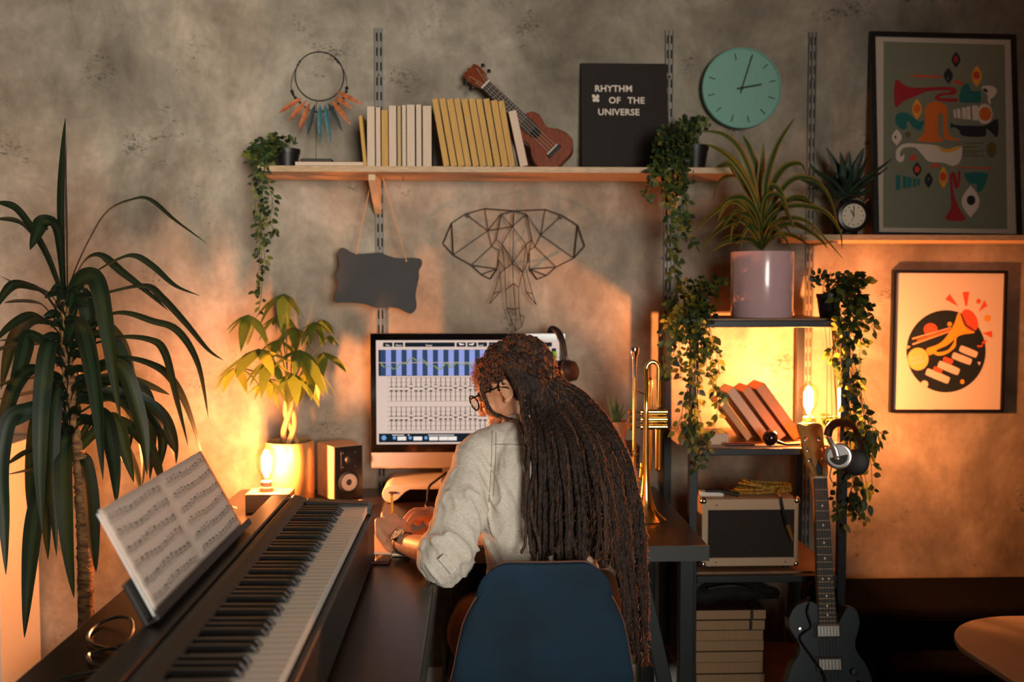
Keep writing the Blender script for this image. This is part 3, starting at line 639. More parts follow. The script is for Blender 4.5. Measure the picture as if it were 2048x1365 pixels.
# ------------------------------------------------------------------ trumpet standing on its bell
def trumpet():
    Yt = 2.95; c = P(1291, 1040, Yt); bx, z0 = c.x, DZ + .0005
    t = thing('trumpet', 'polished brass trumpet standing upright on its bell at the desk end', 'trumpet', (bx, Yt, z0))
    def tz(py): return P(1291, py, Yt).z
    zt = tz(738)
    bell = [(.061, 0), (.0615, .0015), (.058, .004), (.047, .013), (.034, .028), (.024, .05), (.017, .08), (.0125, .12), (.0098, .17), (.0082, .24), (.0072, .32), (.0068, zt - z0)]
    MB(T(bx, Yt, z0)).lathe(bell, 32, caps=False).build('bell', BRASS, t, smooth=True, solid=.0008)
    r2 = .018; x2 = bx + 2 * r2
    arc = [(bx + r2 - r2 * cos(pi * k / 10), Yt, zt + r2 * 1.15 * sin(pi * k / 10)) for k in range(11)]
    MB().tube(arc + [(x2, Yt, tz(815))], .0068, 12).build('bell_bow', BRASS, t, smooth=True)
    xl = P(1269, 800, Yt).x
    MB().tube([(xl, Yt, tz(755)), (xl, Yt, tz(938))], .0058, 12).build('leadpipe', BRASS, t, smooth=True)
    MB().tube([(xl, Yt, tz(938)), (xl, Yt + .004, tz(955)), (xl + .01, Yt + .02, tz(965)), (xl + .025, Yt + .03, tz(960)), (xl + .03, Yt + .03, tz(930))], .0062, 12).build('tuning_slide', BRASS, t, smooth=True)
    MB(T(P(1269, 700, Yt).x, Yt, tz(757))).lathe([(.0052, 0), (.0062, .03), (.0078, .058), (.0085, .066), (.0125, .074), (.0138, .088), (.0125, .093), (.009, .0935), (.004, .086)], 20).build('mouthpiece', mat('silver_plate', (225, 215, 205), .15, 1.0), t, smooth=True)
    for py in (775, 925): MB().tube(crv([(xl, Yt, tz(py)), (xl + .012, Yt, tz(py + 8)), (bx, Yt, tz(py + 16))], 5), .0022).build('brace', BRASS, t, smooth=True)
    # three valve casings run across, seen from the side
    for k, py in enumerate((826, 841, 856)):
        z = tz(py) ; y = Yt + (.0, .0, .0)[k] - .0
        MB().tube([(P(1283, py, Yt).x, y + .018, z), (P(1332, py, Yt).x, y + .018, z)], .0088, 16).build('valve_casing', BRASS, t, smooth=True)
        v = MB().tube([(P(1268, py, Yt).x, y + .018, z), (P(1283, py, Yt).x, y + .018, z)], .003, 8).build('valve_stem', CHROME, t, smooth=True)
        MB(frame3((P(1264, py, Yt).x, y + .015, z), Vector((.83, -.55, 0)), Vector((0, 0, 1)), Vector((-.55, -.83, 0)))).lathe([(.003, -.006), (.0095, -.002), (.0105, .001), (.0095, .003), (.002, .0022)], 20).build('finger_button', BRASS, v, smooth=True)
        MB(frame3((P(1332, py, Yt).x, y + .018, z), (0, 1, 0), (0, 0, 1), (1, 0, 0))).lathe([(.0095, 0), (.0095, .006), (.003, .008)], 16).build('valve_cap', BRASS, t, smooth=True)
    for px, a, b, yy in ((1299, 765, 945, .03), (1307, 760, 945, .036), (1316, 860, 940, .02), (1322, 850, 938, .02)):
        MB().tube([(P(px, a, Yt).x, Yt + yy, tz(a)), (P(px, a, Yt).x, Yt + yy, tz(b))], .0046, 12).build('slide_tube', BRASS, t, smooth=True)
    MB().tube(crv([(P(1316, 938, Yt).x, Yt + .02, tz(938)), (P(1319, 944, Yt).x, Yt + .02, tz(944)), (P(1322, 938, Yt).x, Yt + .02, tz(938))], 5), .005).build('slide_bow', BRASS, t, smooth=True)
    MB().tube(crv([(P(1299, 765, Yt).x, Yt + .03, tz(765)), (P(1303, 758, Yt).x, Yt + .033, tz(757)), (P(1307, 762, Yt).x, Yt + .036, tz(762))], 5), .0046).build('slide_bow', BRASS, t, smooth=True)
    MB().tube(crv([(xl, Yt, tz(900)), (xl - .008, Yt - .012, tz(905)), (xl - .002, Yt - .02, tz(912)), (xl + .01, Yt - .012, tz(905))], 5), .002).build('finger_hook', BRASS, t, smooth=True)
trumpet()
# ------------------------------------------------------------------ books
ORD = ['first', 'second', 'third', 'fourth', 'fifth', 'sixth', 'seventh', 'eighth', 'ninth', 'tenth', 'eleventh', 'twelfth']
def cover_mat(rgb): return mat('cover_%d_%d_%d' % rgb, rgb, .55)
def book(M, w, h, d, cov, page, label, group=None, name='book', extra=None, soft=True):
    """spine away from the viewer; local box x 0..w, y 0..d (y=0 fore edge towards the viewer), z 0..h"""
    t = thing(name, label, 'book', M @ Vector((w / 2, d / 2, 0)), group)
    c = .0011 if soft else .0025; i = .0005 if soft else .003
    m = MB(M); m.box(0, c, 0, d, 0, h).box(w - c, w, 0, d, 0, h).box(c, w - c, d - c, d, 0, h); m.build('cover', cov, t, bevel=.0004)
    MB(M).box(c + .0001, w - c - .0001, i + .0005, d - c - .0003, i, h - i).build('pages', page, t)
    return t
P1 = mat('pinkish_paper', (226, 202, 178), .85, var=.09, vscale=60, stretch=(40, 1, .2)); P2 = mat('yellowed_paper', (226, 176, 100), .85, var=.22, vscale=60, stretch=(40, 1, .2)); P3 = mat('tan_paper', (212, 178, 130), .85, var=.14, vscale=60, stretch=(40, 1, .2))
YF = 3.215
def bx_at(px, py=338): return P(px, py, YF).x
def hz(py): return P(900, py, YF).z - SHZ
# upright row: (left px, right px, top px, page, cover)
row = [(734, 751, 214, P1, (40, 34, 34)), (751.5, 762, 215, P1, (120, 96, 70)), (762.5, 777, 220, P2, (60, 40, 30)), (777.5, 794, 212, P1, (42, 36, 34)), (794.5, 803, 212, P3, (36, 30, 28)), (803.5, 813, 210, P1, (28, 26, 28)),
       (813.5, 831, 210, P1, (60, 44, 36)), (832, 844, 209, P1, (30, 28, 30)), (845, 864, 211, P1, (48, 40, 38))]
for i, (a, b, t_, pg, cv) in enumerate(row):
    x0, x1 = bx_at(a), bx_at(b); lab = '%s upright book with cream page edges in the row under the metal rail' % ORD[i]
    book(T(x0, YF + .004 * (i % 3), SHZ + .0004), x1 - x0 - .0006, hz(t_), .13, cover_mat(cv), pg, lab, 'upright books with page edges facing out')
# yellow thin one leaning at the far end of the row
x0 = bx_at(727); a = R(-5.2)
book(T(x0, YF + .002, SHZ + .0004) @ RY(a) , .0115, hz(232), .13, cover_mat((190, 150, 60)), P2, 'short yellow book leaning at the outer end of the upright row', None)
# leaning row of yellow-green books
lean = atan2(24, 138)
for i in range(10):
    a = 887 + i * 14.6; x0 = bx_at(a); hh_ = hz(196 + max(0, i - 7) * 2) / cos(lean) * (.995 + .01 * (i % 2))
    book(T(x0, YF + .003 * (i % 2), SHZ + .0006) @ RY(-lean), .0205 + .001 * (i % 3), hh_ - .004, .135 if i < 5 else .078, cover_mat((34, 62, 58) if i % 4 else (70, 58, 36)), P2, '%s yellow-edged book with dark green cover in the leaning row' % ORD[i], 'leaning yellow-edged books')
book(T(bx_at(1040), YF, SHZ + .0006) @ RY(-atan2(26, 120)), .027, hz(219) / cos(.21) - .006, .078, cover_mat((150, 50, 44)), P1, 'thicker cream-edged book with red cover leaning beside the ukulele')
# flat book with small black box
x0, x1 = P(590, 336, 3.205).x, P(727, 336, 3.205).x
book(T(x0, 3.205, SHZ + .0003) @ frame3((0, 0, 0), (0, 0, 1), (0, 1, 0), (1, 0, 0)), .0135, x1 - x0, .15, cover_mat((140, 48, 40)), P1, 'red-covered book lying flat on the shelf under the feather stand')
zb_ = SHZ + .0141
st = thing('feather_ornament', 'wire hoop ornament with orange and teal feathers on a small black base', 'ornament', (P(632, 320, 3.29).x, 3.29, zb_))
fx = P(632, 320, 3.29).x
MB().box(P(602, 320, 3.27).x, P(664, 320, 3.27).x, 3.26, 3.33, zb_ + .0002, zb_ + .016).build('base', mat('dark_base', (34, 34, 36), .5), st, bevel=.002)
hc = P(639, 153, 3.29); hr = 47.5 * 3.29 / F; DK2 = mat('black_wire', (14, 16, 18), .4)
MB().tube([(fx, 3.29, zb_ + .015), (P(633, 205, 3.29).x, 3.29, hc.z - hr)], .0011, 6).build('stem', DK2, st)
MB().tube([(hc.x + hr * cos(2 * pi * k / 48), 3.29, hc.z + hr * sin(2 * pi * k / 48)) for k in range(49)], .0022, 8).build('hoop', DK2, st)
for s, pts in ((0, [(600, 123), (588, 145), (582, 170), (585, 186), (592, 198), (600, 205)]), (1, [(670, 118), (686, 138), (693, 160), (693, 180), (688, 195), (676, 208)])):
    m = MB(); c = crv([P(a, b, 3.288) for a, b in pts], 5); m.tube(c, .0013, 6)
    for k in (14, 16, 18, 20, 22): m.ball(c[k], .0042 + .001 * (k % 3), nu=8, nv=6)
    for k in (0, 2): m.ball(c[k], .0036, nu=8, nv=6)
    m.build('beaded_cord', DK2, st, smooth=True)
m = MB(); c = crv([P(a, b, 3.286) for a, b in ((600, 205), (618, 220), (640, 224), (660, 219), (676, 208))], 6); m.tube(c, .0013, 6)
for p in c[::2]: m.ball(p, .0042, nu=8, nv=6)
m.build('beaded_cord', DK2, st, smooth=True)
FO = mat('orange_feather', (196, 104, 46), .6, var=.3, vscale=60); FT = mat('teal_feather', (44, 112, 122), .55, var=.35, vscale=60); FD = mat('dark_feather', (30, 44, 46), .6)
for fm, a, b in ((FO, (604, 196), (557, 227)), (FO, (612, 202), (577, 244)), (FO, (620, 206), (597, 263)), (FD, (630, 209), (615, 271)), (FT, (640, 210), (640, 285)), (FT, (650, 209), (662, 286)), (FD, (657, 207), (685, 264)), (FO, (664, 201), (702, 250)), (FO, (670, 194), (706, 218)), (FO, (674, 184), (727, 210))):
    p0 = P(*a, 3.284); p1 = P(*b, 3.284); d = p1 - p0; L = d.length; n = 9
    pts = [p0 + d * k / (n - 1) + Vector((0, -.006 * sin(pi * k / (n - 1)), 0)) for k in range(n)]; w = [.0008 + .0075 * sin(pi * (k / (n - 1)) ** .8) ** .9 for k in range(n)]; w[-1] = .0004
    MB().leaf(pts, w, d.cross(Vector((0, 1, 0))), .12).build('feather', fm, st, solid=.0006)

# ------------------------------------------------------------------ ukulele leaning between books and letter board
def guitar_outline(L, wu, wl, ww, cut=None):
    """body outline, x across, z along; z=0 at tail, L at neck"""
    pts = [(0, 0), (wl * .55, L * .015), (wl * .92, L * .13), (wl, L * .28), (wl * .86, L * .44), (ww, L * .58), (wu * .86, L * .70), (wu, L * .82), (wu * .84, L * .94), (wu * .45, L * .995), (0.0, L)]
    out = pts + [(-x, z) for x, z in pts[-2:0:-1]]
    return out
def ukulele():
    Yb = 3.305
    tail = P(1128, 322, Yb); head = P(936, 136, Yb + .07)
    az = (head - tail); Lt = az.length; az.normalize(); ay = Vector((0, 1, 0)); ay = (ay - az * ay.dot(az)).normalized(); ax = ay.cross(az)
    fr = frame3(tail, ax, ay, az)
    MA = mat('red_mahogany', (138, 60, 28), .35, var=.25, vscale=18, stretch=(10, 10, 1), coat=.3); MD = mat('dark_mahogany', (96, 40, 22), .4, var=.2, vscale=18, stretch=(10, 10, 1)); FB = mat('rosewood', (44, 28, 24), .5)
    t = thing('ukulele', 'reddish brown wooden ukulele leaning between the books and letter board', 'ukulele', (tail.x, Yb, SHZ))
    BL = .205
    o2 = smooth_poly(guitar_outline(BL, .054, .073, .043), 5)
    MB(fr).prism(o2, 0, .045).build('body', MA, t, bevel=.0025, smooth=True)
    MB(fr).prism([(x, z) for x, z in ell(0, .137, .0195, .0195, 0, 28)], -.0006, .0002).build('sound_hole', mat('hole_black', (8, 6, 5), .9), t)
    MB(fr).prism([(-.027, .038), (.027, .038), (.027, .056), (-.027, .056)], -.007, 0).build('bridge', mat('ebony', (16, 14, 14), .5), t, bevel=.002)
    MB(fr).prism([(-.024, .052), (.024, .052), (.024, .055), (-.024, .055)], -.0095, -.0065).build('saddle', mat('bone_white', (230, 220, 200), .5), t)
    zn = Lt - .085
    MB(fr).prism([(-.0225, BL - .058), (.0225, BL - .058), (.0175, zn), (-.0175, zn)], -.006, -.0003).build('fingerboard', FB, t, bevel=.001)
    MB(fr).prism([(-.02, BL - .002), (.02, BL - .002), (.017, zn), (-.017, zn)], 0, .014).build('neck', MD, t, bevel=.005, seg=3)
    sc = zn - .054
    for k in range(1, 15):
        z = .054 + sc / 2 ** (k / 12); w = .0175 + (zn - z) / (zn - BL + .058) * .005; MB(fr).prism([(-w, z - .0008), (w, z - .0008), (w, z + .0008), (-w, z + .0008)], -.0072, -.0058).build('fret', STEEL, t)
    MB(fr).prism([(-.018, zn - .001), (.018, zn - .001), (.018, zn + .004), (-.018, zn + .004)], -.0085, 0).build('nut', mat('bone_white', 0), t)
    hd = MB(fr @ T(0, 0, zn) @ RX(R(-7))).prism(smooth_poly([(-.018, .003), (-.020, .012), (-.029, .035), (-.030, .070), (-.022, .086), (-.010, .081), (0, .088), (.010, .081), (.022, .086), (.030, .070), (.029, .035), (.020, .012), (.018, .003)], 2), -.003, .010).build('headstock', MA, t, bevel=.001)
    f4 = fr @ T(0, 0, zn) @ RX(R(-7))
    for s in (-1, 1):
        for z in (.030, .060):
            h_ = MB(f4).tube([(s * .018, -.0035, z), (s * .018, -.010, z)], .0028, 10).build('tuning_peg', CHROME, hd)
            MB(f4).tube([(s * .031, .006, z), (s * .037, .006, z)], .002, 8).ball((s * .043, .006, z), .008, (.8, .5, 1)).build('peg_button', mat('black_knob', (14, 13, 13), .4), hd, smooth=True)
    for k, s in enumerate((-1.5, -.5, .5, 1.5)):
        MB(fr).tube([(s * .0105, -.0095, .054), (s * .0085, -.0092, zn + .002), ((-.018 if s < 0 else .018), -.0085, zn + (.030 if abs(s) > 1 else .060))], .00055, 4).build('string', mat('nylon_string', (215, 200, 180), .4), t)
MATS['bone_white'] = mat('bone_white', (230, 220, 200), .5)
ukulele()

# ------------------------------------------------------------------ alarm clock on the short shelf
def alarm():
    Y0 = 3.25; c = P(1707, 433, Y0); z0 = SH2 + .0004; zc = c.z + .002
    t = thing('alarm_clock', 'small black alarm clock with white dial and silver handle', 'alarm clock', (c.x, Y0, z0))
    fr = frame3((c.x, Y0, zc), (1, 0, 0), (0, 0, 1), (0, -1, 0)); r = 33 * Y0 / F
    MB(fr).lathe([(r * .8, -.045), (r * .98, -.040), (r, -.004), (r * .96, .004), (r * .80, .006), (r * .74, .001), (.001, .0005)], 40).build('case', mat('satin_black', (16, 15, 15), .3), t, smooth=True)
    MB(fr).lathe([(r * .73, .0012), (.001, .0014)], 40, caps=False).build('dial', mat('dial_ivory', (226, 212, 190), .6), t)
    m = MB(fr)
    for k in range(12): a = k * pi / 6; m.ball((r * .58 * sin(a), r * .58 * cos(a), .0016), .0022, (1, 1, .3), 8, 4)
    m.build('hour_dots', DARKPL, t)
    for a, L, w in ((-28, .4, .0016), (0, .55, .0013), (200, .45, .0006)): MB(fr @ RZ(R(-a))).box(-w, w, -.004, r * L, .0022, .003).build('clock_hand', DARKPL, t)
    MB(fr).tube([(r * 1.16 * sin(R(a)), r * 1.16 * cos(R(a)) + .004, -.02) for a in range(-48, 49, 8)], .0022, 8).build('handle', CHROME, t, smooth=True)
    for s in (-1, 1):
        MB(fr).tube([(s * r * .78, r * .78, -.02), (s * r * 1.05, r * 1.05, -.02)], .0032, 8).build('handle_knob', CHROME, t)
        MB().cyl((c.x + s * r * .55, Y0 + .02, zc - r * .80), (c.x + s * r * .66, Y0 + .02, z0), .004, .003, 10).build('foot', CHROME, t)
alarm()

# ------------------------------------------------------------------ chalkboard plaque on strings
def plaque():
    Y0 = 3.36
    t = thing('hanging_plaque', 'blank dark wavy-edged plaque hanging crookedly from two strings', 'plaque', P(755, 560, Y0))
    prof = [(680, 497), (690, 497), (703, 505), (716, 508), (740, 507), (760, 506), (780, 513), (800, 517), (828, 516), (842, 519), (844, 530), (838, 541), (838, 556), (834, 572), (831, 592), (833, 606), (832, 618), (822, 628), (810, 624), (795, 617), (775, 615), (752, 616), (730, 609), (705, 606), (685, 606), (671, 606), (667, 595), (670, 582), (675, 573), (673, 560), (671, 550), (677, 536), (677, 520), (675, 508)]
    pp = [P(a, b, Y0) for a, b in prof]; m = MB(T(0, 0, 0))
    m.prism(smooth_poly([(p.x, p.z) for p in pp], 3), Y0, Y0 + .006); m.build('board', mat('slate_paint', (56, 58, 60), .7, var=.1, vscale=10), t, bevel=.001)
    ROPE = mat('jute_string', (196, 150, 100), .9)
    for a, b in (((744, 372), (712, 505)), ((766, 372), (812, 520))):
        p0 = P(*a, 3.35); p1 = P(*b, Y0 - .004); p0.z = 1.8045
        m = MB().tube([p0, p1], .0018, 6); m.tube([p1, P(b[0] + 1, b[1] + 4, Y0 - .004)], .0035, 6); m.build('string', ROPE, t)
plaque()

# ------------------------------------------------------------------ wire elephant
def elephant():
    t = thing('wire_elephant', 'black geometric wire elephant head hung on the wall', 'wall decoration', P(1030, 540, WALLY - .02))
    def c(x, y): return (640 + x / 3.531, 380 + y / 3.53)
    dep = dict()
    N = {'a': (930, 235), 'b': (870, 380), 'c': (942, 460), 'd': (1070, 532), 'e': (1140, 597), 'f': (1203, 630), 'g': (1252, 558), 'h': (1030, 170), 'i': (1165, 132), 'j': (1370, 148), 'k': (1590, 138), 'l': (1710, 180), 'm': (1820, 250), 'n': (1870, 398), 'o': (1795, 482), 'p': (1668, 545), 'q': (1600, 605), 'r': (1533, 632), 's': (1480, 560),
         't': (1187, 288), 'u': (1280, 172), 'v': (1245, 350), 'w': (1213, 400), 'x': (1265, 425), 'y': (1458, 172), 'z': (1497, 355), 'A': (1562, 318), 'B': (1520, 400), 'C': (1480, 425), 'D': (1357, 260), 'E': (1285, 385), 'F': (1455, 385), 'G': (1360, 518), 'H': (1305, 560), 'I': (1430, 585), 'J': (1310, 708), 'K': (1365, 662), 'L': (1403, 690), 'M': (1320, 835), 'N': (1380, 848), 'O': (1405, 830), 'P': (1380, 995), 'Q': (1425, 965), 'R': (1442, 895), 'S': (1410, 880),
         'T': (1270, 595), 'U': (1225, 735), 'V': (1198, 805), 'W': (1278, 715), 'X': (1450, 545), 'Y': (1500, 735), 'Z': (1527, 812), '1': (1455, 722), '2': (1258, 490), '3': (1470, 500)}
    E = 'ab bc cd de ef fg ah hi ij jk kl lm mn no op pq qr rs ac ht it ct tu tw ju uv vw wx jD jy yz yA kA lA oA AB zB BC Bp zC uD yD DE DF EG FG jG vE zF EH FI wd xg x2 2T dg eg gf C3 3X Cs sp sq sr GH GI HJ IL JK KL JM LO MN NO KN MP NP OQ PQ QR RS SO GK 2H HT TU UV VW WT EI XI XY YZ Z1 1I 1Y UW 3F mo Dt'
    off = dict(G=.055, D=.04, K=.06, H=.04, I=.04, E=.035, F=.035, J=.05, L=.05, M=.045, N=.055, O=.045, P=.04, Q=.04, U=.05, V=.055, Y=.05, Z=.055, T=.03, X=.03, W=.045, j=.02, u=.02, y=.02, v=.02, z=.02, R=.04, S=.04)
    off['1'] = .045
    def pt(k): return P(*c(*N[k]), WALLY - .012 - off.get(k, .006))
    m = MB()
    thick = set('abcdefghijklmnopqrsuyvz')
    for e in E.split():
        a, b = e; m.tube([pt(a), pt(b)], .0021 if (a in thick and b in thick) else .0014, 6)
    for k in 'hl':
        q_ = pt(k) + Vector((.006 if k == 'h' else -.006, 0, -.006)); m.tube([q_ + Vector((.006 * cos(a * pi / 6), 0, .006 * sin(a * pi / 6))) for a in range(13)], .0012, 6)
    m.build('wire_frame', mat('blackened_wire', (26, 24, 24), .5, .4), t)
    for k in 'hl': 
        q_ = pt(k); MB().tube([q_ + Vector((.005 if k == 'h' else -.005, 0, -.003)), (q_.x + (.005 if k == 'h' else -.005), WALLY, q_.z - .003)], .0014, 6).build('wall_nail', STEEL, t)
elephant()

# ------------------------------------------------------------------ books on the metal shelf
MSZ = .9523
RP = mat('rosy_paper', (228, 176, 140), .85, var=.08, vscale=60, stretch=(40, 1, .2))
def lean_book(px, w, h, d, ang, cov, pg, lab, grp, Y=3.10, z=MSZ, yaw=0):
    p = P(px, 885, Y); book(T(p.x, Y, z) @ RZ(yaw) @ RY(-ang), w, h, d, cov, pg, lab, grp, soft=True)
CB = cover_mat((128, 84, 62))
an = R(37)
for i, px in enumerate((1494, 1525, 1557, 1588)):
    lab = ['thin tan book leaning lowest over the flat white book on the metal shelf', 'second leaning book with rosy edges on the metal shelf', 'third leaning book with rosy edges on the metal shelf', 'leaning book with rosy edges nearest the shelf lamp'][i]
    lean_book(px, (.022, .030, .030, .034)[i], (.15, .192, .196, .205)[i], .125, an, CB, (P3, P1, RP, RP)[i], lab, None, 3.10, MSZ + .0002)
book(T(P(1336, 885, 3.1).x + .02, 3.03, MSZ) @ frame3((0, 0, 0), (0, 0, 1), (0, 1, 0), (1, 0, 0)), .034, .155, .12, cover_mat((200, 190, 175)), P1, 'thick white paperback lying flat under the trailing ivy')
book(T(.955, 3.236, MSZ) @ frame3((0, 0, 0), (0, 0, 1), (0, 1, 0), (1, 0, 0)), .012, .11, .15, cover_mat((206, 96, 70)), RP, 'coral red book lying flat behind the shelf lamp')
# small things on the front of that shelf
s_ = thing('maraca', 'dark wooden maraca lying in front of the leaning books', 'maraca', P(1545, 880, 3.0))
EGG = mat('dark_lacquer', (40, 20, 14), .2, coat=.5)
c_ = P(1541, 868, 2.995); c_.z = MSZ + .0255
MB().ball(c_, .024, (1, .95, 1.05), 18, 12).build('rattle', EGG, s_, smooth=True)
MB().tube([c_ + Vector((.02, -.003, -.012)), c_ + Vector((.05, -.005, -.0205)), c_ + Vector((.09, -.006, -.0195))], [.006, .004, .0055], 8).build('handle', EGG, s_, smooth=True)
p_ = P(1600, 890, 2.995); m = MB(T(p_.x - .045, 2.992, MSZ + .0003)); m.box(0, .075, 0, .012, 0, .010); tag(m.build('harmonica', [CHROME], bevel=.002), 'small shiny harmonica at the front edge of the metal shelf', 'harmonica')
p_ = P(1450, 885, 2.995); m = MB().tube([(p_.x, 2.993, MSZ + .006), (p_.x + .09, 2.992, MSZ + .006)], .0055, 12); tag(m.build('marker_pen', mat('dark_red_plastic', (74, 26, 18), .3), smooth=True), 'dark red pen lying along the front of the metal shelf', 'pen')
# stack at the bottom of the unit
zz = .1903; Yb = 3.015
STK = mat('dimmed_stack_paper', (172, 138, 102), .85, var=.1, vscale=60, stretch=(40, 1, .2))  # page colour darkened to stand in for dim light low in the unit
spec = [(1393, 1530, .045, STK, (34, 28, 26), 'bottom'), (1393, 1527, .036, STK, (40, 30, 26), ''), (1392, 1526, .034, STK, (40, 30, 26), ''), (1392, 1528, .034, STK, (42, 32, 28), ''), (1390, 1526, .033, STK, (44, 34, 30), '')]
labs = ['lowest thick book of the stack at the bottom of the metal unit', 'second book up in the stack at the bottom of the metal unit', 'third book up in the stack at the bottom of the metal unit', 'fourth book up in the stack at the bottom of the metal unit', 'fifth book up, just below the two notebooks in the bottom stack']
for i, (a, b, th, pg, cv, _) in enumerate(spec):
    x0, x1 = P(a, 1300, Yb).x, P(b, 1300, Yb).x
    book(T(x0, Yb + .004 * (i % 2), zz) @ frame3((0, 0, 0), (0, 0, 1), (0, 1, 0), (1, 0, 0)), th, x1 - x0, .15, cover_mat(cv), pg, labs[i], 'books stacked at the bottom of the metal unit'); zz += th + .0004
for i, (a, b, th) in enumerate(((1388, 1529, .031), (1390, 1531, .030))):
    x0, x1 = P(a, 1300, Yb).x, P(b, 1300, Yb).x
    M_ = T(x0, Yb, zz) @ frame3((0, 0, 0), (0, 0, 1), (0, 1, 0), (1, 0, 0))
    t = book(M_, th, x1 - x0, .16, cover_mat((60, 38, 28)), STK, ['brown notebook with black elastic band, lower of the two on the stack', 'brown notebook with black elastic band, topmost of the bottom stack'][i], 'notebooks on top of the stack', name='notebook')
    L = x1 - x0
    m = MB(M_); m.box(-.001, th + .001, -.001, .161, L * .78, L * .82); m.build('elastic_band', DARKPL, t); zz += th + .0022
STZ = zz
# ------------------------------------------------------------------ plants
rp = random.Random(21)
def strap(m, pts, wpx, twist=0.0, full=None, fold=.22, mats=None, peak=.45, cols=4, n=5):
    """strap leaf; pts are (px, py, Y); wpx apparent full width in px at its widest"""
    c = crv([P(*p) for p in pts], n); k = len(c); Ym = pts[len(pts) // 2][2]
    w = wpx * Ym / F / 2; full = full / 2 if full else w
    full = max(full, w); ca = w / full; sa = sqrt(max(0, 1 - ca * ca))
    dirs = []; ws = []
    for i in range(k):
        t = (c[min(i + 1, k - 1)] - c[max(i - 1, 0)]).normalized(); inpl = t.cross(Vector((0, 1, 0)))
        inpl = inpl.normalized() if inpl.length > .05 else Vector((1, 0, 0)); out = inpl.cross(t).normalized()
        dirs.append(inpl * ca + out * sa)
        u = i / (k - 1); s = (u / peak) ** .6 if u < peak else (1 - ((u - peak) / (1 - peak)) ** 2.2)
        ws.append(full * max(.03, .35 + .65 * s if u < peak else s))
    m.leaf(c, ws, dirs, fold, mats, cols)
DG = mat('dracaena_leaf', (30, 46, 28), .42, var=.35, vscale=7, stretch=(1, 1, .4), transl=.22)
DG2 = mat('dracaena_leaf_midrib', (36, 54, 32), .42, transl=.22)
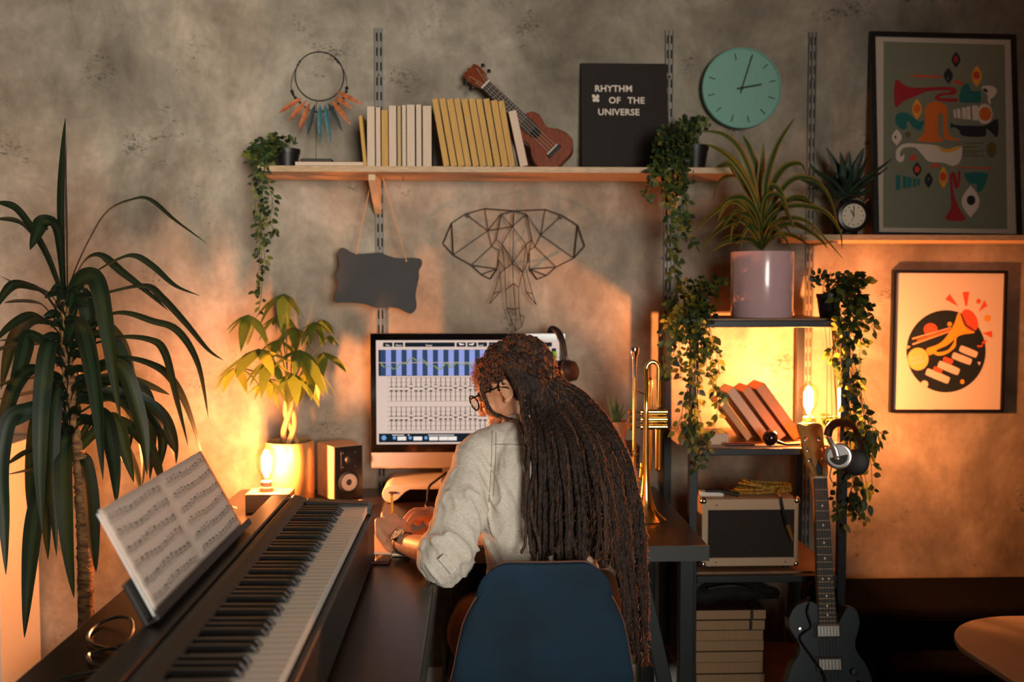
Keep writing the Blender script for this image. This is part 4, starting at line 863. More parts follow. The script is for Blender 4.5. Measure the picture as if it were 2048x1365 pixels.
def dracaena():
    Y = 2.75
    base = P(174, 1230, Y); t = thing('tall_dracaena', 'tall dracaena with long drooping strap leaves at the picture edge beside the piano', 'plant', (base.x, Y, 0))
    tr = crv([(base.x - .01, Y, .28), P(172, 1230, Y), P(168, 1050, Y), P(160, 930, Y), P(142, 800, Y), P(133, 700, Y), P(130, 600, Y)], 8)
    n = len(tr); BK = mat('dracaena_bark', (150, 108, 66), .85, rgb2=(84, 54, 32), vscale=40, stretch=(1, 1, 3), bump=.5, bscale=70)
    m = MB(); m.tube(tr, [(.022 - .010 * (i / n)) * (1 + .10 * (i % 2)) for i in range(n)], 12)
    # leaf scars and dry threads
    for i in range(60):
        u = rp.random() * .55; p = tr[int(u * (n - 1))]; a = rp.uniform(0, 2 * pi); r = .021
        m.tube([p + Vector((r * cos(a + d), r * sin(a + d), .004 * d + rp.uniform(-.01, .01))) for d in (-.7, -.3, 0, .3, .7)], .0018, 5)
    m.build('trunk', BK, t, smooth=True)
    m = MB(); L = []
    A = lambda w, *p: L.append((w, p))
    def D(*pts, y0=Y, dy=0.0):  # spread depth along the leaf
        k = len(pts); return [(a, b, y0 + dy * i / (k - 1)) for i, (a, b) in enumerate(pts)]
    data = [
        (27, .05, D((131, 600), (127, 520), (125, 400), (128, 310), (131, 236), dy=-.02)),
        (15, .05, D((136, 600), (136, 480), (134, 380), (133, 280), dy=.02)),
        (10, .045, D((133, 600), (150, 545), (180, 480), (215, 425), (262, 402), (300, 402), (350, 442), (415, 488), dy=.25)),
        (12, .045, D((135, 600), (165, 530), (200, 514), (245, 548), (290, 582), (337, 622), dy=.2)),
        (11, .045, D((140, 600), (185, 552), (235, 522), (270, 515), (305, 535), (350, 573), (400, 592), dy=.1)),
        (10, .045, D((140, 625), (175, 598), (215, 588), (288, 575), (325, 600), (370, 648), (415, 700), (448, 722), dy=.3)),
        (42, .052, D((138, 625), (150, 575), (172, 553), (196, 565), (212, 640), (226, 740), (241, 838), dy=-.22)),
        (26, .05, D((130, 600), (100, 515), (62, 448), (30, 412), (-10, 404), dy=-.1)),
        (16, .045, D((128, 600), (85, 495), (42, 443), (-10, 438), dy=.1)),
        (30, .05, D((128, 580), (122, 500), (112, 452), (85, 446), (72, 470), (60, 500), dy=-.2)),
        (12, .045, D((127, 625), (95, 582), (45, 570), (0, 552), dy=.15)),
        (20, .05, D((127, 640), (95, 590), (60, 570), (20, 572), (-12, 622), dy=-.15)),
        (10, .045, D((127, 660), (85, 608), (45, 600), (8, 606), dy=.2)),
        (15, .045, D((127, 675), (95, 640), (60, 628), (20, 650), (-12, 685), dy=-.1)),
        (9, .045, D((128, 695), (90, 677), (45, 676), (-10, 682), dy=.1)),
        (9, .045, D((128, 690), (75, 685), (20, 690), (-12, 705), dy=.2)),
        (42, .052, D((133, 705), (145, 655), (165, 658), (182, 720), (197, 830), (206, 960), dy=-.25)),
        (38, .052, D((126, 720), (112, 685), (96, 700), (84, 800), (80, 940), (85, 1068), dy=-.28)),
        (26, .05, D((126, 800), (118, 778), (106, 830), (104, 960), (113, 1112), dy=-.15)),
        (42, .054, D((134, 880), (131, 866), (128, 950), (135, 1080), (148, 1196), dy=-.22)),
        (38, .052, D((110, 930), (85, 970), (68, 1050), (58, 1150), (49, 1276), dy=-.3)),
        (36, .05, D((122, 800), (60, 815), (18, 840), (2, 930), (8, 1040), (12, 1150), dy=-.2)),
        (30, .05, D((120, 790), (50, 830), (0, 860), (-15, 960), (-8, 1100), dy=-.1)),
        (30, .05, D((150, 790), (205, 735), (245, 738), (272, 810), (288, 880), (294, 950), dy=-.1)),
        (24, .05, D((150, 800), (230, 762), (272, 790), (318, 850), (352, 908), dy=.1)),
        (10, .045, D((145, 705), (232, 678), (298, 682), (328, 708), (352, 800), (376, 892), dy=.05)),
        (11, .045, D((145, 660), (235, 628), (305, 645), (355, 665), (395, 730), (417, 838), dy=.2)),
        (9, .045, D((150, 740), (240, 718), (310, 735), (350, 772), (380, 835), (408, 925), dy=.25)),
        (30, .05, D((160, 780), (255, 790), (300, 815), (325, 870), (318, 945), dy=.12)),
        (22, .05, D((160, 790), (270, 800), (320, 830), (345, 880), (352, 930), dy=.15)),
        (26, .05, D((160, 760), (260, 770), (292, 800), (302, 870), (300, 960), dy=.15)),
        (36, .05, D((158, 900), (205, 850), (232, 845), (250, 900), (268, 965), dy=-.12)),
        (30, .05, D((158, 880), (195, 830), (213, 850), (228, 930), (233, 1010), dy=-.2)),
        (24, .05, D((158, 915), (172, 925), (182, 1000), (187, 1080), (192, 1145), dy=-.05)),
        (34, .05, D((145, 640), (158, 588), (172, 605), (180, 680), (186, 745), dy=.12)),
        (34, .05, D((122, 700), (62, 670), (50, 700), (30, 780), (8, 870), dy=.12)),
        (26, .05, D((122, 760), (70, 735), (30, 770), (5, 850), (-10, 930), dy=.1)),
        (9, .045, D((128, 760), (75, 752), (25, 760), (-10, 775), dy=.1)), (9, .045, D((128, 780), (75, 780), (20, 792), (-10, 800), dy=.15)),
        (10, .045, D((135, 850), (90, 885), (45, 905), (12, 930), dy=-.1)), (9, .045, D((135, 920), (80, 932), (40, 942), (12, 950), dy=.1)),
        (9, .045, D((150, 860), (200, 835), (240, 850), (268, 860), dy=.1)), (9, .045, D((155, 760), (230, 755), (290, 770), (340, 790), dy=.3)),
        (12, .045, D((155, 830), (220, 800), (265, 830), (285, 900), (283, 980), dy=.1)),
        (20, .05, D((150, 690), (200, 650), (240, 690), (262, 770), (270, 850), dy=.22)),
        (24, .05, D((135, 900), (122, 895), (100, 940), (92, 1030), (96, 1120), dy=.08)),
        (18, .05, D((160, 870), (225, 880), (262, 930), (285, 1000), dy=.2)),
        (26, .05, D((150, 680), (215, 672), (247, 730), (262, 820), (258, 905), dy=.15)),
        (22, .05, D((125, 650), (60, 640), (22, 690), (2, 780), dy=.3)),
        (30, .05, D((128, 830), (92, 800), (72, 860), (62, 960), (60, 1040), dy=.2)),
        (20, .05, D((160, 840), (240, 845), (300, 900), (330, 990), dy=.02)),
    ]
    for w, full, pts in data: strap(m, pts, w * .88, full=full * .88, mats=[0, 0, 1, 1, 0, 0], cols=6, n=6)
    for k in range(54):      # leaf bases clasping the crown
        u = k / 53; px, py = 131 + 14 * max(0, u - .3) + rp.uniform(-3, 3), 600 + 300 * u; a = k * 2.4; dx = cos(a); L = rp.uniform(28, 60)
        strap(m, [(px - dx * 2, py + 12, Y - .012 * sin(a)), (px + dx * 9, py - L * .45, Y - .02 * sin(a)), (px + dx * (20 + 16 * u), py - L * .75, Y - .05 * sin(a)), (px + dx * (42 + 30 * u), py - L * .5, Y - .09 * sin(a))], 17, full=.03, cols=6, n=4)
    f = m.build('foliage', [DG, DG2], t, smooth=True, angle=60)
    MB().lathe([(.12, .001), (.14, .02), (.165, .26), (.17, .30), (.155, .30), (.15, .27)], 32, (base.x - .01, Y, 0), caps=False).build('pot', mat('clay_pot', (160, 120, 90), .7), t, smooth=True)
    MB().lathe([(.152, .27), (.001, .275)], 24, (base.x - .01, Y, 0), caps=False).lathe([(.12, .002), (.001, .002)], 24, (base.x - .01, Y, 0), caps=False).build('soil', SOIL, t)
dracaena()

def leaflet(m, p, d, L, w, droop, up, mi=0, n=6, fold=.2):
    """single pointed leaf from p along d with gravity droop"""
    d = d.normalized(); pts = []
    for i in range(n + 1):
        u = i / n; pts.append(p + d * L * u * (1 - .15 * droop * u) + Vector((0, 0, -1)) * droop * L * u * u * .6)
    ws = [w * (sin(pi * u ** .75) ** .8 if 0 < u < 1 else .03) for u in [i / n for i in range(n + 1)]]
    side = d.cross(up); side = side if side.length > .1 else d.orthogonal()
    cur = m.cur; m.cur = mi; m.leaf(pts, ws, side.normalized(), fold, None, 2); m.cur = cur

def money_tree():
    Y = 3.27; cx = P(579, 880, Y).x
    t = thing('money_tree', 'money tree with braided trunk and broad leaves in a cream pot', 'plant', (cx, Y, DZ))
    r = .079; zt = .935; CP = mat('cream_ceramic', (160, 126, 78), .28, coat=.4)
    MB(T(cx, Y, DZ + .0005)).lathe([(r * .94, 0), (r, .008), (r, zt - DZ - .004), (r - .002, zt - DZ), (r - .007, zt - DZ), (r - .008, zt - DZ - .02), (r - .008, .006), (r * .9, .003)], 48, caps=True).build('pot', CP, t, smooth=True)
    MB(T(cx, Y, 0)).lathe([(r - .0095, zt - .018), (.001, zt - .016)], 30, caps=False).lathe([(r - .0095, zt - .026), (.001, zt - .026)], 30, caps=False).build('soil', SOIL, t)
    BKM = mat('braided_bark', (196, 150, 98), .7, var=.25, vscale=30, stretch=(1, 1, .3), bump=.2)
    z0, z1 = zt - .02, P(580, 790, Y).z
    m = MB()
    for k in range(3):
        pts = []
        for i in range(25):
            u = i / 24; a = 2 * pi * k / 3 + u * 4.2; rr = (.021 * (1 - .55 * u)); pts.append((cx + .001 + rr * cos(a) * 1.1, Y + rr * sin(a) * .8, z0 + (z1 - z0) * u))
        m.tube(pts, [.0105 - .004 * i / 24 for i in range(25)], 10)
    m.build('braided_trunk', BKM, t, smooth=True)
    top = Vector((cx, Y, z1 - .004)); ms = MB(); ml = MB()
    cl = [(568, 588, 3.20, .95), (497, 630, 3.12, .9), (517, 698, 3.02, 1.15), (600, 700, 3.05, 1.1), (560, 628, 3.30, .8), (628, 645, 3.12, .6), (648, 705, 3.24, .95), (585, 748, 3.08, .9), (535, 760, 3.22, .75), (622, 742, 3.16, .9), (475, 735, 3.20, .85), (588, 655, 3.34, .9), (555, 680, 3.3, .9), (644, 640, 3.33, .6), (540, 720, 3.10, .9), (605, 760, 3.3, .8), (658, 672, 3.3, .5)]
    for i, (px, py, yy, s) in enumerate(cl):
        c = P(px, py, yy); ms.tube(crv([top + Vector((rp.uniform(-.01, .01), rp.uniform(-.01, .01), -.01)), top.lerp(c, .5) + Vector((0, 0, .02)), c], 5), .0022, 6)
        out = (c - top); out.z = 0; out = out.normalized() if out.length > .01 else Vector((0, -1, 0))
        nl = 6; a0 = rp.uniform(0, 1)
        for k in range(nl):
            a = 2 * pi * (k + a0) / nl; d = Vector((cos(a), sin(a) * .8, rp.uniform(-.45, -.05))) + out * .25
            L = rp.uniform(.085, .125) * s; leaflet(ml, c, d, L, L * .19, rp.uniform(.5, 1.5), Vector((0, 0, 1)), rp.choice((0, 0, 1)), 8, .25)
    ms.build('leaf_stems', STEMG, t, smooth=True)
    ml.build('foliage', [mat('money_tree_leaf', (96, 116, 44), .45, var=.35, vscale=12, transl=.35), mat('young_money_leaf', (140, 146, 52), .45, transl=.4)], t, smooth=True, angle=60)
money_tree()

IV = [mat('ivy_leaf', 0) if 'ivy_leaf' in MATS else None, mat('ivy_leaf_pale', (118, 128, 58), .5, transl=.5), mat('ivy_leaf_dark', (36, 54, 34), .5, transl=.25)]
def ivy(name, label, pot, strands, bush, size=.021, seed=1, dens=1.0, mix=(0, 0, 2, 1)):
    """pot: (px centre, py rim, py base, Y, radius, base z); strands: lists of (px, py, Y)"""
    r_ = random.Random(seed); pxc, Y, rad, z0, hgt = pot; c = P(pxc, 400, Y); cx = c.x
    t = thing(name, label, 'plant', (cx, Y, z0), 'trailing ivy plants in black pots')
    PM = mat('black_plant_pot', (22, 22, 24), .45)
    MB(T(cx, Y, z0 + .0005)).lathe([(rad * .72, 0), (rad * .95, hgt - .014), (rad * 1.0, hgt - .014), (rad * 1.02, hgt), (rad * .94, hgt), (rad * .90, hgt - .01), (rad * .66, .003)], 28).build('pot', PM, t, smooth=True)
    ms = MB(); ml = MB()
    def leaf_at(p, d, s):
        L = size * r_.uniform(.75, 1.25) * s; leaflet(ml, p, d, L, L * r_.uniform(.27, .36), r_.uniform(0, .5), Vector((r_.uniform(-.6, .6), -1, r_.uniform(-.2, .9))), r_.choice(mix), 5, .15)
    for st in strands:
        q = crv([P(*s) for s in st], 10); ms.tube(q, .0011, 4)
        for i in range(len(q) - 1):
            seg = (q[i + 1] - q[i]).length; k = max(1, int(seg / .0105 * dens + r_.random()))
            for j in range(k):
                p = q[i].lerp(q[i + 1], r_.random()); a = r_.uniform(0, 2 * pi)
                d = Vector((cos(a), sin(a) * .8, r_.uniform(-1.1, .35))); e = p + d.normalized() * r_.uniform(.004, .012)
                ms.tube([p, e], .0006, 3); leaf_at(e, d, 1)
    for (px, py, yy, rx, rz, n) in bush:
        c = P(px, py, yy); top = Vector((cx, Y, z0 + hgt))
        for i in range(n):
            a, b = r_.uniform(0, 2 * pi), r_.uniform(-1, 1); s = r_.random() ** .4; p = c + Vector((rx * s * cos(a) * sqrt(1 - b * b), rx * .8 * s * sin(a) * sqrt(1 - b * b), rz * s * b))
            if (Vector((p.x, p.y)) - Vector((cx, Y))).length < rad * 1.1 and p.z < z0 + hgt: p.z = z0 + hgt + r_.random() * .02
            if p.y > WALLY - .02: p.y = WALLY - .02
            d = (p - top) + Vector((r_.uniform(-.03, .03), r_.uniform(-.05, .01), r_.uniform(-.03, .02))); leaf_at(p, d if d.length > .001 else Vector((1, 0, 0)), 1)
            if i % 3 == 0: ms.tube([top + Vector((r_.uniform(-.5, .5) * rad, r_.uniform(-.5, .5) * rad, -.003)), top.lerp(p, .5) + Vector((0, 0, .012)), p], .0009, 4)
    MB(T(cx, Y, z0)).lathe([(rad * .93, hgt - .008), (.001, hgt - .006)], 20, caps=False).lathe([(rad * .9, hgt - .012), (.001, hgt - .012)], 20, caps=False).build('soil', SOIL, t)
    ms.build('vines', STEMG, t); ml.build('foliage', IV, t, smooth=True, angle=60)
ivy('trailing_ivy', 'ivy in a black pot at the feather ornament end of the long shelf', (575, 3.315, .043, SHZ, .066),
    [[(545, 290, 3.28), (522, 330, 3.185), (520, 400, 3.18), (522, 480, 3.18), (525, 560, 3.18), (518, 620, 3.18)], [(540, 290, 3.26), (515, 335, 3.18), (510, 420, 3.18), (520, 500, 3.18), (512, 585, 3.18)], [(550, 290, 3.24), (530, 335, 3.18), (545, 400, 3.18), (540, 440, 3.17), (550, 465, 3.17)], [(545, 295, 3.24), (528, 340, 3.185), (525, 390, 3.18), (522, 440, 3.17), (530, 520, 3.18)]],
    [(535, 300, 3.25, .055, .04, 110), (560, 283, 3.30, .05, .018, 50), (515, 310, 3.22, .04, .04, 30)], .021, 3)
ivy('trailing_ivy', 'ivy in a black pot on the long shelf between letter board and clock', (1388, 3.32, .047, SHZ, .085),
    [[(1380, 260, 3.30), (1345, 320, 3.18), (1340, 400, 3.175), (1345, 480, 3.175), (1350, 560, 3.17), (1335, 640, 3.17)], [(1385, 262, 3.28), (1330, 330, 3.18), (1350, 420, 3.17), (1358, 500, 3.17), (1345, 580, 3.17), (1340, 680, 3.17)], [(1370, 262, 3.27), (1310, 330, 3.18), (1300, 372, 3.17), (1288, 395, 3.17)], [(1375, 262, 3.25), (1362, 350, 3.17), (1372, 410, 3.16), (1382, 440, 3.16)], [(1380, 262, 3.25), (1350, 340, 3.18), (1338, 450, 3.17), (1348, 530, 3.17), (1352, 610, 3.17), (1325, 660, 3.17)], [(1360, 330, 3.18), (1368, 430, 3.17), (1372, 470, 3.15), (1390, 490, 3.13)], [(1345, 600, 3.17), (1358, 680, 3.16), (1362, 760, 3.16)]],
    [(1350, 285, 3.23, .065, .06, 170), (1385, 255, 3.32, .055, .03, 90), (1330, 325, 3.20, .055, .05, 90), (1355, 360, 3.17, .05, .05, 60)], .023, 5)
ivy('trailing_ivy', 'ivy in a black pot at the trumpet end of the top metal shelf', (1395, 3.15, .042, 1.3431, .06),
    [[(1390, 585, 3.13), (1360, 640, 2.985), (1350, 700, 2.98), (1330, 740, 2.98)], [(1400, 580, 3.1), (1415, 640, 2.975), (1425, 720, 2.97), (1435, 790, 2.97), (1430, 850, 2.97), (1400, 930, 2.97)], [(1395, 580, 3.1), (1395, 640, 2.975), (1388, 740, 2.97), (1380, 850, 2.97), (1392, 940, 2.97)], [(1390, 590, 3.1), (1375, 650, 2.98), (1385, 720, 2.97), (1370, 800, 2.97), (1355, 860, 2.97)], [(1400, 590, 3.1), (1405, 650, 2.975), (1415, 740, 2.97), (1440, 800, 2.965)], [(1395, 590, 3.1), (1345, 640, 2.99), (1330, 700, 2.985), (1345, 760, 2.98)], [(1400, 600, 3.1), (1420, 660, 2.97), (1432, 700, 2.96), (1440, 750, 2.96)], [(1390, 700, 2.97), (1395, 800, 2.97), (1412, 880, 2.97)]],
    [(1395, 580, 3.10, .06, .035, 110), (1400, 610, 3.02, .06, .05, 110), (1365, 650, 3.0, .05, .05, 60), (1440, 565, 3.08, .035, .015, 14), (1400, 680, 2.985, .045, .06, 50), (1385, 860, 2.98, .045, .05, 40)], .024, 8, mix=(0, 1, 2, 1))
ivy('trailing_ivy', 'ivy in a black pot beside the poster end of the top metal shelf', (1661, 3.12, .039, 1.3431, .075),
    [[(1675, 560, 3.1), (1705, 620, 2.99), (1700, 700, 2.975), (1710, 800, 2.97), (1715, 880, 2.97), (1705, 960, 2.97), (1690, 1040, 2.97)], [(1680, 560, 3.1), (1725, 600, 3.0), (1720, 700, 2.98), (1722, 780, 2.97), (1732, 860, 2.97), (1742, 930, 2.97), (1745, 990, 2.97)], [(1675, 562, 3.1), (1690, 630, 2.99), (1685, 720, 2.98), (1700, 820, 2.97), (1720, 920, 2.97), (1700, 1000, 2.97), (1735, 1045, 2.97)], [(1670, 560, 3.1), (1680, 640, 2.98), (1668, 690, 2.97), (1664, 720, 2.97)], [(1685, 560, 3.1), (1735, 620, 3.0), (1745, 660, 3.0)], [(1690, 640, 2.98), (1712, 740, 2.97), (1728, 830, 2.97), (1765, 870, 2.96)], [(1700, 830, 2.97), (1650, 835, 3.05), (1630, 835, 3.08)], [(1715, 850, 2.97), (1690, 900, 2.96), (1672, 990, 2.955), (1685, 1050, 2.955)]],
    [(1695, 565, 3.07, .065, .03, 90), (1710, 610, 3.02, .05, .06, 90), (1705, 660, 2.99, .045, .05, 40), (1730, 880, 2.98, .05, .05, 60), (1715, 1000, 2.98, .05, .05, 40), (1640, 560, 3.12, .03, .03, 20), (1672, 835, 3.08, .05, .02, 60)], .025, 11, mix=(0, 1, 0, 2))

# ------------------------------------------------------------------ variegated dracaena in the pink pot
def pink_plant():
    Y = 3.13; x0, x1 = P(1461, 560, Y - .0).x, P(1587, 560, Y).x; cx = (x0 + x1) / 2; r = (x1 - x0) / 2 * .985; z0 = 1.3434; zt = P(1525, 502, Y - .09).z
    t = thing('variegated_dracaena', 'variegated dracaena with arching leaves in a pale pink glossy pot', 'plant', (cx, Y, z0))
    h = zt - z0
    MB(T(cx, Y, z0)).lathe([(r * .93, 0), (r * .97, .01), (r * .99, h - .004), (r * .98, h), (r * .93, h), (r * .93, h - .02), (r * .9, .006)], 56).build('pot', mat('pale_pink_glaze', (208, 172, 176), .22, coat=.6), t, smooth=True)
    MB(T(cx, Y, z0)).lathe([(r * .92, h - .02), (.001, h - .018)], 30, caps=False).lathe([(r * .9, h - .026), (.001, h - .026)], 30, caps=False).build('soil', SOIL, t)
    GE = mat('variegated_leaf_edge', (140, 124, 52), .45, var=.15, vscale=10, transl=.35); GC = mat('variegated_leaf_centre', (58, 88, 48), .45, transl=.3); m = MB()
    B = (1524, 500)
    def S(w, *pts, dy=0, y0=Y):
        k = len(pts); strap(m, [(a, b, y0 + dy * i / (k - 1)) for i, (a, b) in enumerate(pts)], w * .85, full=.023, fold=.3, mats=[0, 1, 1, 0] if rp.random() < .8 else [0, 0, 1, 0], peak=.5, cols=4, n=6)
    S(16, B, (1524, 430), (1521, 370), (1524, 320), (1527, 285), dy=0)
    S(15, B, (1530, 430), (1533, 360), (1555, 290), (1590, 235), dy=-.1)
    S(15, B, (1522, 430), (1520, 360), (1500, 300), (1485, 270), dy=.05)
    S(15, B, (1520, 440), (1505, 360), (1480, 300), (1445, 268), (1400, 262), dy=-.05)
    S(15, B, (1522, 430), (1500, 370), (1470, 325), (1440, 300), (1410, 288), dy=-.12)
    S(14, B, (1518, 420), (1490, 370), (1465, 330), (1440, 332), (1420, 348), dy=.1)
    S(14, B, (1530, 420), (1545, 370), (1570, 335), (1600, 328), (1612, 350), dy=.12)
    S(14, B, (1530, 440), (1560, 385), (1590, 358), (1630, 362), (1660, 400), (1680, 470), dy=-.12)
    S(14, B, (1532, 450), (1560, 420), (1600, 412), (1650, 425), (1678, 462), (1684, 500), dy=-.2)
    S(14, B, (1534, 470), (1570, 450), (1610, 458), (1640, 480), (1655, 498), dy=-.05)
    S(13, B, (1525, 440), (1535, 395), (1560, 395), (1580, 440), (1585, 460), dy=-.15)
    S(15, B, (1527, 420), (1540, 375), (1560, 385), (1575, 430), (1590, 452), dy=-.1)
    S(13, B, (1520, 440), (1495, 400), (1465, 395), (1445, 410), (1436, 440), dy=-.15)
    S(14, B, (1516, 450), (1490, 405), (1450, 408), (1410, 440), (1388, 462), dy=.1)
    S(13, B, (1514, 460), (1490, 440), (1460, 445), (1425, 470), (1400, 505), dy=.05)
    S(12, B, (1512, 470), (1485, 440), (1465, 450), (1460, 488), dy=-.15)
    S(13, B, (1535, 460), (1565, 440), (1600, 440), (1630, 458), (1688, 520), dy=-.15)
    S(13, B, (1510, 480), (1480, 478), (1450, 485), (1420, 505), dy=-.05)
    S(12, B, (1540, 480), (1570, 470), (1600, 480), (1625, 500), dy=.1)
    S(13, B, (1525, 450), (1515, 400), (1480, 350), (1440, 360), (1425, 400), dy=.15)
    S(12, B, (1528, 450), (1550, 415), (1590, 400), (1625, 410), (1645, 430), dy=.1)
    S(12, B, (1522, 470), (1500, 450), (1485, 470), (1480, 500), dy=-.1)
    S(12, B, (1530, 470), (1550, 460), (1570, 480), (1580, 502), dy=-.1)
    for k in range(16):
        a = rp.uniform(0, 2 * pi); L = rp.uniform(60, 120); dx = cos(a) * L; up = rp.uniform(20, 110)
        S(11, B, (1524 + dx * .3, 500 - up * .8), (1524 + dx * .7, 500 - up), (1524 + dx, 500 - up * .55), dy=sin(a) * .18)
    for i, p in enumerate(m.v):
        if p.y > WALLY - .015: m.v[i] = Vector((p.x, WALLY - .015, p.z))
    m.build('foliage', [GE, GC], t, smooth=True, angle=60)
    MB().tube(crv([(cx, Y, zt - .03), P(1524, 470, Y), P(1524, 430, Y)], 4), .006, 8).build('stem', STEMG, t, smooth=True)
pink_plant()

# ------------------------------------------------------------------ dark aloe behind the alarm clock
def aloe():
    Y = 3.36; c = P(1690, 440, Y); cx = c.x; z0 = SH2 + .0004; h = .105
    t = thing('aloe_plant', 'dark spiky aloe in a black pot behind the alarm clock', 'plant', (cx, Y, z0))
    MB(T(cx, Y, z0)).lathe([(.040, 0), (.055, h), (.052, h), (.036, .004)], 28).build('pot', mat('black_plant_pot', 0), t, smooth=True)
    AG = mat('aloe_leaf', (40, 66, 50), .5, var=.3, vscale=20); m = MB(); B = (1692, 395)
    def S(w, *pts, dy=0):
        k = len(pts); c_ = crv([P(a, b, Y - .0 + dy * i / (k - 1)) for i, (a, b) in enumerate(pts)], 7); n = len(c_)
        m.tube(c_, [max(.0008, w * Y / F / 2 * (1 - (i / (n - 1)) ** 1.5)) for i in range(n)], 8, flat=.55)
        for i in range(3, n - 2, 2):
            for s in (-1, 1):
                tdir = (c_[i + 1] - c_[i]).normalized(); nn = tdir.cross(Vector((0, 1, 0))) * s; rr = w * Y / F / 2 * (1 - (i / (n - 1)) ** 1.5)
                m.tube([c_[i] + nn * rr * .8, c_[i] + nn * (rr + .003) + tdir * .003], [.0012, .0002], 4)
    S(26, B, (1678, 350), (1665, 320), (1652, 294)); S(26, B, (1686, 340), (1680, 303), dy=-.05); S(26, B, (1696, 340), (1698, 303), dy=-.03); S(26, B, (1705, 350), (1720, 315), (1727, 296), dy=-.02)
    S(24, B, (1712, 362), (1728, 330), (1735, 310)); S(22, B, (1720, 365), (1755, 340), (1787, 315), dy=-.1); S(18, B, (1722, 375), (1755, 350), (1778, 333), dy=-.1)
    S(26, B, (1660, 360), (1635, 345), (1618, 326), dy=-.05); S(26, B, (1650, 380), (1620, 366), (1585, 352), dy=-.08); S(22, B, (1665, 385), (1640, 378), (1612, 378), dy=-.05)
    S(24, (1690, 410), (1665, 385), (1650, 372), (1630, 385), dy=-.1); S(24, B, (1730, 385), (1745, 372), dy=-.05); S(20, B, (1700, 360), (1708, 330), dy=-.08); S(22, B, (1690, 365), (1670, 345), dy=-.09)
    m.build('leaves', AG, t, smooth=True)
aloe()

# ------------------------------------------------------------------ small succulent behind the trumpet
def succulent():
    Y = 3.2; c = P(1232, 880, Y); cx = c.x
    zt = P(1232, 845, Y - .03).z; h = .075; zb_ = zt - h
    t = thing('small_succulent', 'small spiky succulent in a tan pot between computer and trumpet', 'plant', (cx, Y, zb_))
    bo = thing('storage_box', 'dark brown lidded box on the desk under the small succulent', 'box', (cx + .02, Y + .02, DZ)); DB = mat('dark_brown_box', (52, 30, 24), .5)
    MB().box(cx - .05, cx + .07, Y - .045, Y + .085, DZ + .0005, zb_ - .0185).build('box_body', DB, bo, bevel=.002)
    MB().box(cx - .052, cx + .072, Y - .047, Y + .087, zb_ - .018, zb_ - .0005).build('lid', DB, bo, bevel=.002)
    MB(T(cx, Y, zb_)).lathe([(.024, 0), (.034, h * .5), (.038, h), (.034, h), (.03, h - .012)], 28).build('pot', mat('tan_clay', (190, 140, 100), .6), t, smooth=True)
    m = MB()
    for tip, w in (((1214, 790), 11), ((1232, 788), 12), ((1226, 800), 11), ((1253, 820), 10), ((1248, 806), 10), ((1218, 815), 10), ((1238, 805), 11)):
        b = P(1232, 850, Y); tp = P(tip[0], tip[1], Y + rp.uniform(-.03, .03)); c_ = [b.lerp(tp, k / 6) for k in range(7)]
        m.tube(c_, [max(.0006, w * Y / F / 2 * (1 - (k / 6) ** 2)) for k in range(7)], 8, flat=.6)
    m.build('leaves', mat('succulent_leaf', (84, 116, 66), .5, var=.2, vscale=30), t, smooth=True)
succulent()
